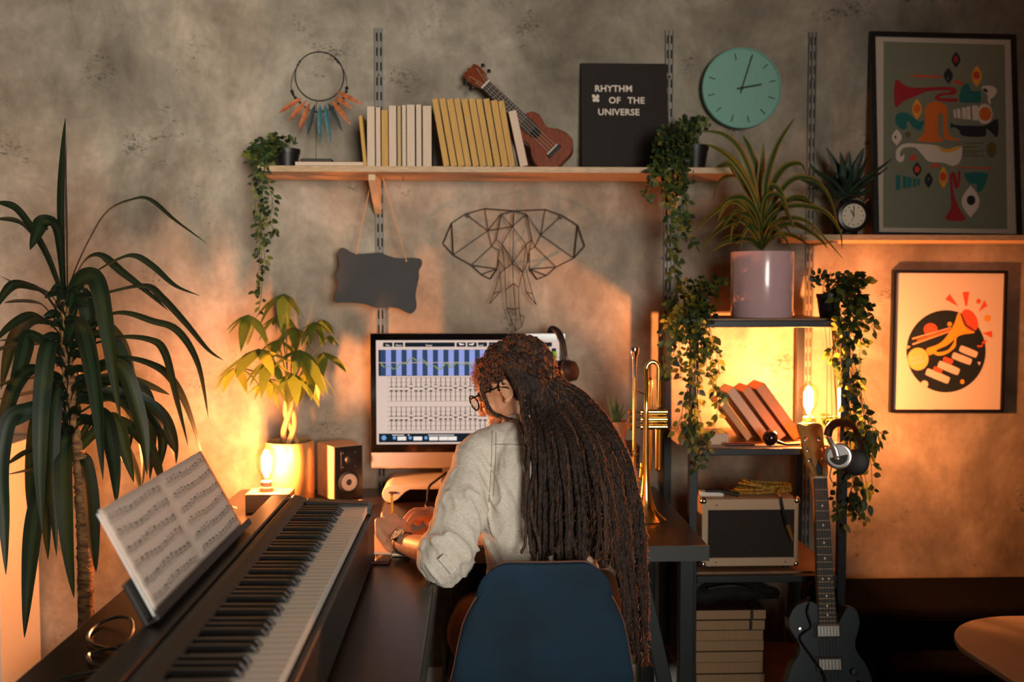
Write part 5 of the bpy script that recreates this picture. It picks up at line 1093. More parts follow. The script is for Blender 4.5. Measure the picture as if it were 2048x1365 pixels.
# ------------------------------------------------------------------ digital piano lying on the return of the desk
def piano():
    XL, XR = -.519, -.2695; YN, YF_ = 1.0, 2.50; KY = 2.45; ZK = .895; z0 = DZ + .0105
    t = thing('digital_piano', 'long black digital piano lying on the desk return with its keys facing the chair', 'piano', ((XL + XR) / 2, 1.8, DZ))
    PB = mat('piano_black', (26, 23, 22), .42, bump=.03, bscale=300)
    prof = [(XL, z0 + .01), (XL + .012, z0), (XR + .006, z0), (XR + .012, z0 + .008), (XR + .012, .868), (XR + .009, .872), (-.424, .872), (-.424, .905), (-.431, .909), (-.446, .915), (-.456, .9165), (-.461, .9145), (-.4615, .909), (-.4655, .909), (-.466, .9165), (-.470, .9175), (-.512, .915), (XL, .909)]
    k0 = KY - 52 * .02355
    m = MB(); m.prism(prof, k0 - .045, KY + .045).build('case', PB, t, bevel=.002)
    for a, b in ((KY + .0005, KY + .0455), (k0 - .0455, k0 - .0005)):
        MB().prism([(-.4238, .8722), (XR + .011, .8722), (XR + .011, .890), (XR + .002, .900), (-.4238, .9085)], a, b).build('end_block', PB, t, bevel=.003)
    WK = mat('key_white', (214, 210, 200), .3); BK = mat('key_black', (14, 12, 12), .3)
    x0, x1 = -.4236, XR
    # black key pattern from the far (treble) end: C8, then B A# A G# ...
    names = ['C'] + ['B', 'A', 'G', 'F', 'E', 'D', 'C'] * 7 + ['B', 'A']
    proto = None; bproto = None
    for i, nme in enumerate(names):
        y1 = KY - i * .02355; y0 = y1 - .0229
        if proto is None: proto = MB().box(x0, x1, y0, y1, ZK - .018, ZK).build('white_key', WK, t, bevel=.0012); continue_ = True
        else:
            c = proto.copy(); COL.objects.link(c); c.location = proto.location + Vector((0, -i * .02355, 0))
        if nme in 'BAGED' and i < len(names) - 1:      # a black key lies on the bass side of this white key
            off = {'B': .001, 'A': 0, 'G': -.001, 'E': .001, 'D': -.001}[nme]; yc = y1 - .0232 + off
            if bproto is None:
                b = MB(); xa, xb = x0, XR - .0515
                b.add([(xa, yc - .0055, ZK + .0002), (xb, yc - .0055, ZK + .0002), (xa, yc + .0055, ZK + .0002), (xb, yc + .0055, ZK + .0002), (xa, yc - .0046, ZK + .0125), (xb - .011, yc - .0046, ZK + .0115), (xa, yc + .0046, ZK + .0125), (xb - .011, yc + .0046, ZK + .0115)],
                      [(0, 1, 3, 2), (4, 6, 7, 5), (0, 4, 5, 1), (2, 3, 7, 6), (0, 2, 6, 4), (1, 5, 7, 3)])
                bproto = b.build('black_key', BK, t, bevel=.001); by0 = yc
            else:
                c = bproto.copy(); COL.objects.link(c); c.location = bproto.location + Vector((0, yc - by0, 0))
    for x in (XL + .04, XR - .04):
        for y in (k0 + .05, KY - .05): MB().cyl((x, y, DZ + .0003), (x, y, z0 + .0005), .012).build('rubber_foot', DARKPL, t)
    # music rest
    a, b = Vector((-.497, 1.515, .918)), Vector((-.497, 2.145, .918))
    up = Vector((-.46, 0, .888)).normalized(); nn = Vector((.888, 0, .46)).normalized()
    fr = frame3(a, Vector((0, 1, 0)), nn, up); L = (b - a).length
    MB(fr).box(0, L, -.010, -.0035, .002, .075).box(.0, L, -.0035, .013, .002, .006).box(0, L, .013, .016, .002, .016).build('music_rest', mat('rest_black', (26, 23, 22), .5), t, bevel=.001)
    # sheet music
    s0 = Vector((-.497, 1.538, .918)) + up * .0066 + nn * .0005
    fr = frame3(s0, Vector((0, 1, 0)), nn, up); W_, H_ = .58, .186
    SM = mat('sheet_paper', (244, 226, 212), .8, transl=.4)
    s = thing('sheet_music', 'open sheet of printed music standing on the piano rest', 'sheet music', s0)
    m = MB(fr); n = 28
    def pz(u, v): return .0028 + .0025 * cos(u * pi * 2) * .5 + .004 * v * v * sin(u * 5) * .5 - .0022 * math.exp(-((u - .5) / .02) ** 2)
    vs = []; fs = []
    for i in range(n + 1):
        for j in range(9):
            u, v = i / n, j / 8; vs.append((u * W_, pz(u, v), v * H_))
    for i in range(n):
        for j in range(8): q_ = i * 9 + j; fs.append((q_, q_ + 9, q_ + 10, q_ + 1))
    m.add(vs, fs).build('paper', SM, s, smooth=True, solid=.0004)
    # second leaf showing at the near end
    MB(fr).box(-.0015, .0015, .0, .0022, .0, H_ - .004).build('page_edge', mat('page_edge_white', (226, 224, 224), .7), s)
    INK = mat('music_ink', (52, 40, 38), .8); m = MB(fr); r_ = random.Random(4)
    def on(u, v, lift=.0006): return (u * W_, pz(u, v) + lift, v * H_)
    for page in (0, 1):
        ua, ub = (.02, .475) if page == 0 else (.525, .985)
        for row in range(6):
            vb = .90 - row * .152
            for l in range(5):
                v = vb - l * .0135; k = 14
                for i in range(k):
                    a0 = ua + (ub - ua) * i / k; a1 = ua + (ub - ua) * (i + 1) / k
                    p, q_ = on(a0, v), on(a1, v); m.add([p, q_, (q_[0], q_[1], q_[2] + .0003), (p[0], p[1], p[2] + .0003)], [(0, 1, 2, 3)])
            u = ua + .02; base = r_.random() * 3
            for bl in range(5):
                p, q_ = on(ua + (ub - ua) * bl / 4, vb, .0008), on(ua + (ub - ua) * bl / 4, vb - .054, .0008); m.add([p, q_, (q_[0] + .0005, q_[1], q_[2]), (p[0] + .0005, p[1], p[2])], [(0, 1, 2, 3)])
            while u < ub - .02:
                g = r_.choice((2, 3, 4, 4)); tops = []
                for kk in range(g):
                    v = vb - .027 + .014 * sin(base + u * 19) + r_.uniform(-.012, .012); p = on(u, v, .0009); rr = .0011
                    m.add([(p[0] + rr * 1.25 * cos(a), p[1], p[2] + rr * sin(a)) for a in [i * pi / 3 for i in range(6)]], [tuple(range(6))])
                    m.add([(p[0] + .001, p[1], p[2]), (p[0] + .0014, p[1], p[2]), (p[0] + .0014, p[1], p[2] + .0075), (p[0] + .001, p[1], p[2] + .0075)], [(0, 1, 2, 3)]); tops.append((p[0] + .001, p[1], p[2] + .0075)); u += .0085
                a, b = tops[0], tops[-1]
                m.add([a, b, (b[0], b[1], b[2] - .0011), (a[0], a[1], a[2] - .0011)], [(0, 1, 2, 3)])
                if r_.random() < .6: m.add([(a[0], a[1], a[2] - .0018), (b[0], b[1], b[2] - .0018), (b[0], b[1], b[2] - .0026), (a[0], a[1], a[2] - .0026)], [(0, 1, 2, 3)])
                u += .006
    m.build('printed_notes', INK, s)
    # cable loops beside the piano
    Z = DZ + .006
    def g(px, py, z=Z):      # pixel to a point at height z
        d = RC @ Vector(((px - 1024) / F, -(py - 682.5) / F, -1)); return EYE + d * ((z - EYE.z) / d.z)
    CM = mat('glossy_cable', (40, 38, 36), .2, coat=.5)
    pts = [g(338, 1218, DZ + .03), g(318, 1222, DZ + .02), g(285, 1265), g(260, 1295), g(215, 1298), g(178, 1284), g(182, 1262), g(205, 1245), g(235, 1235, Z + .008), g(258, 1238, Z + .012), g(266, 1252, Z + .012), g(258, 1280, Z + .012), g(235, 1294, Z + .010), g(190, 1305, Z), g(176, 1312), g(184, 1328), g(205, 1340), g(150, 1352), g(90, 1372), g(40, 1400)]
    tag(MB().tube(crv(pts, 6), .0034, 8).build('coiled_cable', CM, smooth=True), 'thin glossy black cable coiled on the desk under the sheet music', 'cable')
piano()
# ------------------------------------------------------------------ guitar amplifier on the metal shelf
def amp():
    Y = 3.035; x0, x1 = P(1404, 1050, Y).x, P(1597, 1050, Y).x; z0 = .5583; z1 = P(1500, 999, Y).z
    t = thing('guitar_amplifier', 'small cream guitar amplifier with dark grille on the metal shelf', 'amplifier', ((x0 + x1) / 2, Y + .08, z0))
    CR = mat('cream_vinyl', (196, 172, 142), .7, bump=.3, bscale=350)
    for x in (x0 + .03, x1 - .03):
        for y in (Y + .03, Y + .13): MB().cyl((x, y, z0), (x, y, z0 + .012), .01).build('rubber_foot', DARKPL, t)
    za = z0 + .0118
    MB().box(x0, x1, Y + .012, Y + .155, za, z1).build('cabinet', CR, t, bevel=.006, seg=3)
    b = .019; m = MB()
    for a in ((x0, x1, z1 - .034, z1), (x0, x1, za, za + .026), (x0, x0 + b, za + .026, z1 - .034), (x1 - b * .7, x1, za + .026, z1 - .034)): m.box(a[0], a[1], Y, Y + .0118, a[2], a[3])
    m.build('front_frame', CR, t, bevel=.0015)
    MB().box(x0 + b + .0005, x1 - b * .7 - .0005, Y + .006, Y + .0116, za + .0265, z1 - .0345).build('grille_cloth', mat('dark_grille_cloth', (58, 52, 48), .9, bump=.6, bscale=500, var=.3, vscale=400), t)
    for x in (x0, x1):
        for z in (z1, za): MB().ball((x + (.006 if x == x0 else -.006), Y + .008, z + (-.006 if z == z1 else .006)), .012, (1, 1, 1), 12, 8).build('metal_corner', CHROME, t, smooth=True)
    for x, z in ((x0 + .045, z1 - .018), (x0 + .045, za + .013), (x1 - .04, za + .013)): MB().ball((x, Y - .0005, z), .003, nu=8, nv=6).build('screw', CHROME, t)
    return x0, x1, Y, z1
ax0, ax1, aY, az1 = amp()
# braided cable coiled on the amplifier
BC = mat('braided_yellow_cable', (200, 160, 50), .6, rgb2=(60, 50, 26), vscale=160)
def on_amp(px, py, z, dy=0):
    x = P(px, 970, aY + .07).x; return Vector((x, aY + .05 + dy, z))
m = MB(); zc = az1 + .006; r_ = random.Random(9)
loops = []
cxm = P(1530, 970, 3.1).x
for k in range(4):
    for i in range(16):
        a = 2 * pi * i / 16; w = .088 - .006 * k; loops.append(Vector((cxm + .004 * k + w * cos(a) * (1 if cos(a) > 0 else 1.15), aY + .078 + (.045 - .003 * k) * sin(a), zc + .0035 + .0068 * k + .006 * max(0, sin(a * 1.5 + k)) + (.010 * max(0, -cos(a)) if k > 1 else 0))))
e0 = P(1575, 985, aY - .006)
loops += [Vector((cxm + .03, aY + .02, zc + .018)), Vector((P(1560, 990, aY).x, aY - .004, az1 + .008))]
m.tube(crv(loops, 4), .0038, 8)
cab = thing('instrument_cable', 'yellow braided instrument cable coiled on the amplifier with black plug hanging', 'cable', (cxm, aY + .07, az1))
m.build('coil', BC, cab, smooth=True)
MB().tube(crv([(P(1560, 990, aY).x, aY - .0045, az1 + .008), P(1563, 1005, aY - .008), P(1568, 1030, aY - .010), P(1574, 1050, aY - .010)], 5), .0045, 8).build('plug_sleeve', DARKPL, cab, smooth=True)
MB().tube([P(1574, 1050, aY - .010), P(1581, 1070, aY - .010), P(1585, 1082, aY - .010)], [.0065, .0055, .003], 10).build('plug', mat('gold_plug', (200, 150, 80), .3, .8), cab, smooth=True)
p = P(1387, 980, aY + .05)
m = MB(T(ax0 + .002, aY + .04, az1 + .0006) @ RZ(R(-4))); m.box(0, .075, 0, .035, 0, .016); tag(m.build('white_adapter', WHITE, bevel=.004), 'small white power adapter lying on top of the amplifier', 'adapter')
m = MB().tube([(P(1412, 975, 3.06).x, aY + .028, az1 + .022), (P(1440, 975, 3.06).x, aY + .028, az1 + .0215), (P(1478, 975, 3.06).x, aY + .026, az1 + .0085)], [.0055, .006, .0065], 10); tag(m.build('folding_case', DARKPL, smooth=True), 'slim black rod-shaped case lying across the white adapter', 'case')

# black bag lying on the stack of notebooks
def bag():
    z = STZ + .001; c = P(1475, 1200, 3.06)
    t = thing('soft_bag', 'crumpled black soft bag lying on the notebooks in the metal unit', 'bag', (c.x, 3.12, z))
    pts = [P(1400, 1215, 3.09), P(1440, 1200, 3.11), P(1490, 1205, 3.11), P(1540, 1216, 3.12)]
    def dsp(co, n): return n * (.010 * noise.noise(co * 14) + .004 * noise.noise(co * 40))
    b = blob('bag_body', [[(Vector((p.x, p.y, z + r * .58)), r, (1, 1.05, .55)) for p, r in zip(pts, (.062, .072, .055, .030))]], mat('black_cloth', (17, 16, 17), .85), t, .006, 8, disp=dsp)
    MB().tube(crv([P(1415, 1178, 3.03), P(1470, 1172, 3.02), P(1530, 1190, 3.04), (P(1556, 1210, 3.06).x, 3.06, z + .02)], 5), .004, 6).build('strap', DARKPL, t)
bag()

# ------------------------------------------------------------------ electric guitar
def eguitar():
    N = P(1640, 957, 2.93); P12 = P(1650, 1164, 2.875); az = (N - P12); L12 = az.length; az.normalize(); sc = 2 * L12; k = sc / .628
    ay = Vector((0, 1, 0)); ay = (ay - az * ay.dot(az)).normalized(); ax = ay.cross(az); ax = -ax if ax.x < 0 else ax
    LB = .34; T0 = .375     # nut to body top
    tail = N - az * (T0 + LB - .012)
    fr = frame3(tail, ax, ay, az); Ln = T0 + LB - .012
    t = thing('electric_guitar', 'dark slate-blue electric guitar with two silver pickups leaning on the metal shelf unit', 'guitar', (tail.x, tail.y, 0.02))
    SB = mat('slate_blue_lacquer', (34, 48, 60), .3, coat=.4); MAP = mat('olive_maple', (168, 128, 50), .4, var=.12, vscale=20, stretch=(12, 12, 1)); FB = mat('rosewood_board', (52, 46, 42), .5); SV = mat('satin_silver', (190, 188, 182), .3, .9)
    right = [(0, 0), (.07, .004), (.115, .045), (.128, .10), (.112, .155), (.086, .195), (.082, .225), (.092, .255), (.098, .285), (.088, .318), (.066, .325), (.050, .305), (.036, .282), (.026, .285)]
    left = [(-.024, .332), (-.055, .342), (-.092, .328), (-.112, .295), (-.110, .262), (-.088, .225), (-.086, .195), (-.112, .155), (-.128, .10), (-.115, .045), (-.07, .004)]
    MB(fr).prism(smooth_poly(right + left, 4), .0, .042).build('body', SB, t, bevel=.004, seg=3, smooth=True)
    zN = Ln
    MB(fr).prism([(-.027, LB - .085), (.027, LB - .085), (.0195, zN), (-.0195, zN)], -.0065, -.0002).build('fingerboard', FB, t)
    MB(fr).prism([(-.025, LB - .012), (.025, LB - .012), (.0195, zN), (-.0195, zN)], .0, .02).build('neck', MAP, t, bevel=.006, seg=3)
    for i in range(1, 22):
        z = zN - sc + sc / 2 ** (i / 12)
        if z < LB - .082: break
        w = .0195 + (zN - z) / (zN - LB + .085) * .0073; MB(fr).prism([(-w, z - .0008), (w, z - .0008), (w, z + .0008), (-w, z + .0008)], -.0078, -.0062).build('fret', mat('fret_wire', (170, 140, 110), .35, .8), t)
    fz = lambda i: zN - sc + sc / 2 ** (i / 12)
    for i in (3, 5, 7, 9, 12, 15, 17, 19):
        z = (fz(i) + fz(i - 1)) / 2
        for x in ((-.0095, .0095) if i == 12 else (0,)): MB(fr).prism([(x + a, z + b) for a, b in ell(0, 0, .0036, .0036, 0, 12)], -.0071, -.0062).build('inlay_dot', mat('bone_white'), t)
    MB(fr).prism([(-.020, zN), (.020, zN), (.020, zN + .005), (-.020, zN + .005)], -.009, 0).build('nut', mat('bone_white'), t)
    hs = smooth_poly([(-.0205, .004), (-.025, .02), (-.036, .045), (-.042, .075), (-.047, .120), (-.054, .155), (-.050, .168), (-.030, .160), (-.010, .168), (.012, .166), (.022, .155), (.022, .120), (.024, .075), (.026, .04), (.0205, .004)], 3)
    fh = fr @ T(0, 0, zN) @ RX(R(-8))
    hd = MB(fh).prism(hs, -.004, .011).build('headstock', MAP, t, bevel=.0015)
    MB(fh).prism([(-.010, .008), (.008, .008), (.008, .035), (-.002, .055), (-.010, .035)], -.0062, -.0042).build('truss_cover', DARKPL, hd)
    pegs = [(-.028, .055), (-.030, .085), (-.034, .118), (.012, .055), (.010, .085), (.006, .118)]
    for x, z in pegs: MB(fh).lathe([(.006, -.0045), (.006, -.006)], 12, (0, 0, 0), M=None) if 0 else MB(fh @ frame3((x, -.004, z), (1, 0, 0), (0, 0, 1), (0, -1, 0))).lathe([(.0065, 0), (.0065, .002), (.0035, .003), (.0035, .010)], 14).build('tuning_post', CHROME, hd, smooth=True)
    for z, nm in ((zN - .445, 'neck'), (zN - .540, 'bridge')):
        MB(fr).prism([(-.040, z - .021), (.040, z - .021), (.040, z + .021), (-.040, z + .021)], -.003, -.0003).build('pickup_ring', DARKPL, t, bevel=.001)
        MB(fr).prism([(-.034, z - .0175), (.034, z - .0175), (.034, z + .0175), (-.034, z + .0175)], -.011, -.003).build('pickup', SV, t, bevel=.003)
    MB(fr).prism([(-.04, zN - sc - .006), (.04, zN - sc - .003), (.04, zN - sc + .006), (-.04, zN - sc + .003)], -.013, -.0003).build('bridge', CHROME, t, bevel=.002)
    MB(fr).prism([(-.042, zN - sc - .055), (.042, zN - sc - .055), (.042, zN - sc - .042), (-.042, zN - sc - .042)], -.012, -.0003).build('tailpiece', CHROME, t, bevel=.003)
    for i in range(6):
        s = (i - 2.5); MB(fr).tube([(s * .0105, -.0135, zN - sc), (s * .0066, -.0095, zN + .004), (pegs[(2, 1, 0, 3, 4, 5)[i]][0], -.011, zN + pegs[(2, 1, 0, 3, 4, 5)[i]][1])], .0005, 4).build('string', STEEL, t)
    for x, z in ((.085, .105), (.10, .07), (.065, .06), (.07, .14)): MB(fr @ frame3((x, 0, z), (1, 0, 0), (0, 0, 1), (0, -1, 0))).lathe([(.011, .0003), (.010, .014), (.002, .015)], 16).build('control_knob', DARKPL, t, smooth=True)
    MB(fr @ frame3((-.078, 0, .262), (1, 0, 0), (0, 0, 1), (0, -1, 0))).lathe([(.008, .0003), (.008, .003), (.003, .004), (.003, .012)], 14).build('toggle_switch', CHROME, t, smooth=True)
    MB(fr).tube([(-.045, .02, .341), (-.045, .02, .352)], [.004, .006], 10).build('strap_button', CHROME, t)
    MB(fr).tube(crv([(-.045, .010, .350), (-.060, -.012, .315), (-.050, -.006, .27), (-.07, -.006, .255), (-.085, -.010, .235), (-.050, -.012, .18), (-.02, -.018, .13), (-.01, -.018, .05)], 6), .0028, 6).build('cord', DARKPL, t)
    # floor stand
    s = thing('guitar_stand', 'low black tubular stand on the floor carrying the electric guitar', 'stand', (tail.x, tail.y + .05, 0))
    zt = (fr @ Vector((0, 0, 0))).z
    cr = fr @ Vector((0, .02, -.014))
    MB().tube([cr + Vector((-.10, 0, .014)), cr + Vector((-.06, 0, 0)), cr + Vector((.06, 0, 0)), cr + Vector((.10, 0, .014))], .008, 8).build('cradle', BLACK, s)
    for dx, dy in ((-.14, -.10), (.14, -.10), (0, .10)): MB().tube([cr, (cr.x + dx, cr.y + dy, .009)], .008, 8).build('leg', BLACK, s)
eguitar()

# ------------------------------------------------------------------ silver headphones at the guitar's headstock
def headphones2():
    c = P(1677, 913, 2.865); t = thing('headphones', 'silver and brown headphones hanging beside the guitar headstock', 'headphones', c)
    LE = mat('brown_leather', (66, 32, 20), .4); SV = mat('brushed_silver', (196, 192, 190), .28, .85)
    zf = Vector((-.30, -.93, .10)).normalized(); up = Vector((-.18, .0, 1)); up = (up - zf * up.dot(zf)).normalized(); xf = up.cross(zf)
    fr = frame3(c, xf, up, zf)
    MB(fr).lathe([(.036, -.024), (.0395, -.006), (.039, 0), (.035, .004), (.031, .0045), (.0305, .002), (.001, .002)], 40).build('ear_cup', SV, t, smooth=True)
    MB(fr @ RZ(R(200))).prism([(0, 0)], 0, 0) if 0 else None
    half = [(.026 * cos(a), .026 * sin(a)) for a in [R(185 + i * 15) for i in range(13)]]
    m = MB(fr); m.add([(x, y, .0032) for x, y in half], [tuple(range(len(half)))]).build('speaker_mesh', DARKPL, t)
    MB(fr).lathe([(.030, -.050), (.038, -.044), (.040, -.034), (.038, -.0245)], 32).build('ear_cushion', LE, t, smooth=True)
    m = MB(fr); m.tube([(-.004, -.006, .008), (-.006, .02, .010), (-.016, .045, .008), (-.020, .062, .002)], .0085, 10, flat=.35); m.build('yoke', SV, t, smooth=True)
    MB(fr).ball((-.004, -.006, .010), .008, (1, 1, .5)).build('pivot', SV, t, smooth=True)
    top = [P(1655, 872, 2.86), P(1662, 853, 2.87), P(1682, 845, 2.90), P(1703, 850, 2.94), P(1716, 872, 2.965), P(1722, 900, 2.965)]
    MB().tube(crv(top, 6), .0125, 10, flat=.6).build('headband', LE, t, smooth=True)
    c2 = P(1710, 925, 2.935); f2 = frame3(c2, xf, up, zf)
    MB(f2).lathe([(.036, -.030), (.0395, -.022), (.0395, -.010), (.036, .004)], 36).build('ear_cup', SV, t, smooth=True)
    MB(f2).lathe([(.036, .0045), (.040, .012), (.038, .026), (.028, .030)], 32).build('ear_cushion', DARKPL, t, smooth=True)
    MB().tube(crv([P(1663, 935, 2.87), P(1660, 955, 2.88), P(1668, 968, 2.89), P(1680, 972, 2.90), P(1690, 960, 2.93)], 5), .0015, 6).build('cord', DARKPL, t)
headphones2()
# ------------------------------------------------------------------ blue chair
def chair():
    t = thing('dining_chair', 'dark blue velvet shell chair with rounded back under the seated person', 'chair', (.153, 2.42, 0))
    BL = mat('blue_velvet', (17, 50, 72), .85, var=.28, vscale=5, bump=.08, bscale=300, sheen=.25)
    cx = .153
    rows = [(.823, .150, 2.190), (.815, .153, 2.190), (.805, .156, 2.191), (.792, .160, 2.193), (.77, .165, 2.197), (.73, .174, 2.203), (.68, .184, 2.210), (.62, .195, 2.218), (.56, .205, 2.228), (.51, .212, 2.245), (.475, .216, 2.275), (.455, .219, 2.32), (.447, .22, 2.38), (.447, .218, 2.46), (.449, .212, 2.54), (.450, .195, 2.59), (.446, .17, 2.615)]
    m = MB(); nu = 16
    vs = []; fs = []
    for i, (z, hw, y) in enumerate(rows):
        for j in range(nu + 1):
            u = j / nu * 2 - 1; b = abs(u) ** 2.4
            back = max(0, min(1, (z - .45) / .12)) if i < 12 else 0
            vs.append((cx + hw * u, y + .024 * b * back, (z if z < .66 else .66 + (z - .66) * (1 - .50 * max(0, (abs(u) - .5) / .5) ** 2.8)) + (.05 * b * (1 - back) * (1 if i < 15 else .4))))
    for i in range(len(rows) - 1):
        for j in range(nu):
            a = i * (nu + 1) + j; fs.append((a, a + 1, a + nu + 2, a + nu + 1))
    o = m.add(vs, fs).build('shell', BL, t, smooth=True)
    s = o.modifiers.new('solid', 'SOLIDIFY'); s.thickness = .030; s.offset = 0
    s = o.modifiers.new('sub', 'SUBSURF'); s.levels = 2; s.render_levels = 2
    L_ = [Vector(vs[i * (nu + 1)]) for i in range(13, -1, -1)]; Rr = [Vector(vs[i * (nu + 1) + nu]) for i in range(0, 14)]
    top = [Vector(vs[j]) for j in range(1, nu)]
    MB().tube([p + Vector((0, 0, .001)) for p in L_] + top + Rr, .0026, 6).build('piping', mat('tan_piping', (112, 74, 56), .7), t, smooth=True)
    for sx in (-1, 1):
        for sy, y in ((-1, 2.30), (1, 2.56)):
            MB().tube([(cx + sx * .13, y, .432), (cx + sx * .20, y + sy * .05, .0)], [.014, .009], 10).build('leg', BLACK, t)
    MB().box(cx - .14, cx + .14, 2.29, 2.57, .415, .431).build('seat_plate', BLACK, t, bevel=.003)
chair()

# ------------------------------------------------------------------ the seated person
PER = thing('person', 'person with very long brown dreadlocks in a pale linen shirt writing at the desk', 'person', (.16, 2.42, .45))
SKIN = mat('skin', (216, 158, 122), .5, var=.06, vscale=30, sub=.08)
HC = Vector((.095, 2.57, 1.175)); hf = Vector((-.82, .38, -.43)).normalized(); hu = (Vector((0, 0, 1)) - hf * hf.z).normalized(); hr_ = hf.cross(hu)
H = frame3(HC, hr_, hf, hu)
WL = P(803, 1087, 2.56); EL = Vector((-.066, 2.345, .797)); SL = Vector((.0, 2.47, 1.015)); WR = P(888, 1046, 2.735); ER = Vector((.245, 2.60, .80)); SR = Vector((.305, 2.50, 1.015))
def headparts(mb):
    b = lambda c, r, s=(1, 1, 1): mb.ball(c, r, s, 18, 12, M=H)
    b((0, -.012, .035), .078, (.98, 1.2, 1.0)); b((0, .032, .03), .062, (1.0, .9, .95)); b((0, .030, -.03), .058, (1, .98, 1.15)); b((0, .066, -.088), .022, (1.2, 1, .8))
    for s in (-1, 1):
        b((s * .036, .012, -.058), .032, (.8, 1.1, 1)); b((s * .034, .058, -.022), .027); b((s * .030, .075, .012), .020, (1.1, .7, .8)); b((s * .022, .07, -.07), .024)
        for k in range(14):
            a = 2 * pi * k / 14
            if not (.6 < a < 1.9 and False): b((s * (.077 + .006 * (k % 2) * 0), -.012 + .0135 * cos(a) - .004, -.002 + .0235 * sin(a)), .0052)
        b((s * .074, -.012, -.004), .013, (.5, 1, 1.5)); b((s * .077, -.006, -.028), .008)
    for k in range(8):
        u = k / 7; b((0, .086 + .022 * u, .012 - .036 * u), .0075 + .0035 * u)
    for s in (-1, 1): b((s * .009, .098, -.026), .0075)
    b((0, .088, -.050), .009, (2.0, .8, .55)); b((0, .087, -.061), .009, (1.8, .8, .6)); b((0, .078, -.055), .022)
def handL(knW=None):
    out = []
    W0 = WL
    K = dict(i=P(804, 1046, 2.655), m=P(787, 1036, 2.665), r=P(770, 1031, 2.662), p=P(757, 1044, 2.645))
    heel = P(778, 1090, 2.59)
    G = Vector((-.228, 2.705, .762))
    for k, r in (('i', .0125), ('m', .013), ('r', .0125), ('p', .0115)):
        out.append([(W0.lerp(K[k], .12), .019), (W0.lerp(K[k], .6), .0145), (K[k], r)])
    out.append([(W0, .021), (heel, .017), (P(760, 1068, 2.62), .014), (K['p'], .0115)])
    out.append([(W0.lerp(K['i'], .2), .017), (P(800, 1070, 2.63), .014), (K['i'], .012)])
    def fg(k, r, *pts):
        out.append([(K[k], r + .0015)] + [(p, r - .0006 * i) for i, p in enumerate(pts)])
    fg('i', .0092, K['i'] + Vector((-.012, .040, -.002)), K['i'] + Vector((-.026, .052, -.022)), G + Vector((.012, -.002, .012)))
    fg('m', .0095, K['m'] + Vector((-.010, .040, -.004)), K['m'] + Vector((-.014, .046, -.028)), G + Vector((-.008, .004, .006)))
    fg('r', .009, K['r'] + Vector((-.006, .034, -.010)), K['r'] + Vector((-.004, .030, -.036)), K['r'] + Vector((.004, .014, -.048)))
    fg('p', .0082, K['p'] + Vector((-.006, .024, -.012)), K['p'] + Vector((-.002, .020, -.032)), K['p'] + Vector((.006, .006, -.038)))
    out.append([(P(806, 1078, 2.60), .015), (P(812, 1062, 2.64), .0125), (P(808, 1056, 2.685), .0105), (G + Vector((.014, -.010, .012)), .0088)])
    return out, G
def handR():
    out = []
    K = dict(i=P(850, 1033, 2.735), m=P(852, 1026, 2.755), r=P(856, 1022, 2.778), p=P(862, 1021, 2.798))
    for k, r in (('i', .0125), ('m', .0125), ('r', .012), ('p', .011)): out.append([(WR.lerp(K[k], .1), .018), (WR.lerp(K[k], .6), .0145), (K[k], r)])
    out.append([(WR, .021), (P(872, 1048, 2.74), .018), (P(858, 1042, 2.755), .015)])
    out.append([(K['i'], .0108), (P(826, 1036, 2.725), .0098), (P(815, 1050, 2.712), .009), (P(819, 1064, 2.705), .0083)])
    out.append([(K['m'], .0108), (P(824, 1026, 2.755), .0098), (P(812, 1038, 2.745), .009), (P(815, 1052, 2.738), .0082)])
    out.append([(K['r'], .0104), (P(830, 1022, 2.785), .0092), (P(818, 1032, 2.782), .0086), (P(836, 1048, 2.765), .008)])
    out.append([(K['p'], .0094), (P(842, 1022, 2.81), .0084), (P(832, 1034, 2.81), .0078), (P(842, 1042, 2.795), .0074)])
    out.append([(P(880, 1056, 2.72), .016), (P(862, 1060, 2.70), .0135), (P(843, 1066, 2.692), .0105), (P(826, 1071, 2.69), .0088)])
    return out
hl, GRIP = handL()
NB = HC + hu * -.075 - hf * .03
body_ch = [
    [((.15, 2.50, .95), .10, (1.3, .7, 1)), ((.148, 2.52, 1.03), .075, (1.5, .7, .8)), ((.138, 2.525, 1.06), .052)],
    [((.138, 2.525, 1.05), .050), (NB, .050), (HC - hf * .02 - hu * .02, .055)],
    [(SL, .045), (EL, .038), (EL.lerp(WL, .25), .040), (EL.lerp(WL, .75), .030), (WL, .0245, (1.1, 1.1, .92))],
    [(SR, .045), (ER, .038), (ER.lerp(WR, .25), .039), (ER.lerp(WR, .75), .029), (WR, .0235)],
    [(SL, .045), ((.15, 2.50, 1.02), .06), (SR, .045)],
    [((.15, 2.48, .92), .11, (1.2, .7, 1)), ((.16, 2.45, .70), .10, (1.2, .75, 1)), ((.165, 2.43, .56), .11, (1.25, .8, .8))],
    [((.09, 2.43, .555), .065), ((.0, 2.80, .50), .05), ((.0, 2.83, .30), .042), ((.0, 2.84, .08), .034), ((.0, 2.96, .045), .03, (1.2, 1, .7))],
    [((.25, 2.43, .555), .065), ((.35, 2.80, .565), .05), ((.34, 2.83, .30), .042), ((.34, 2.84, .08), .034), ((.35, 2.96, .045), .03, (1.2, 1, .7))],
] + hl + handR()
blob('body', body_ch, SKIN, PER, .0032, 4, extra=headparts)
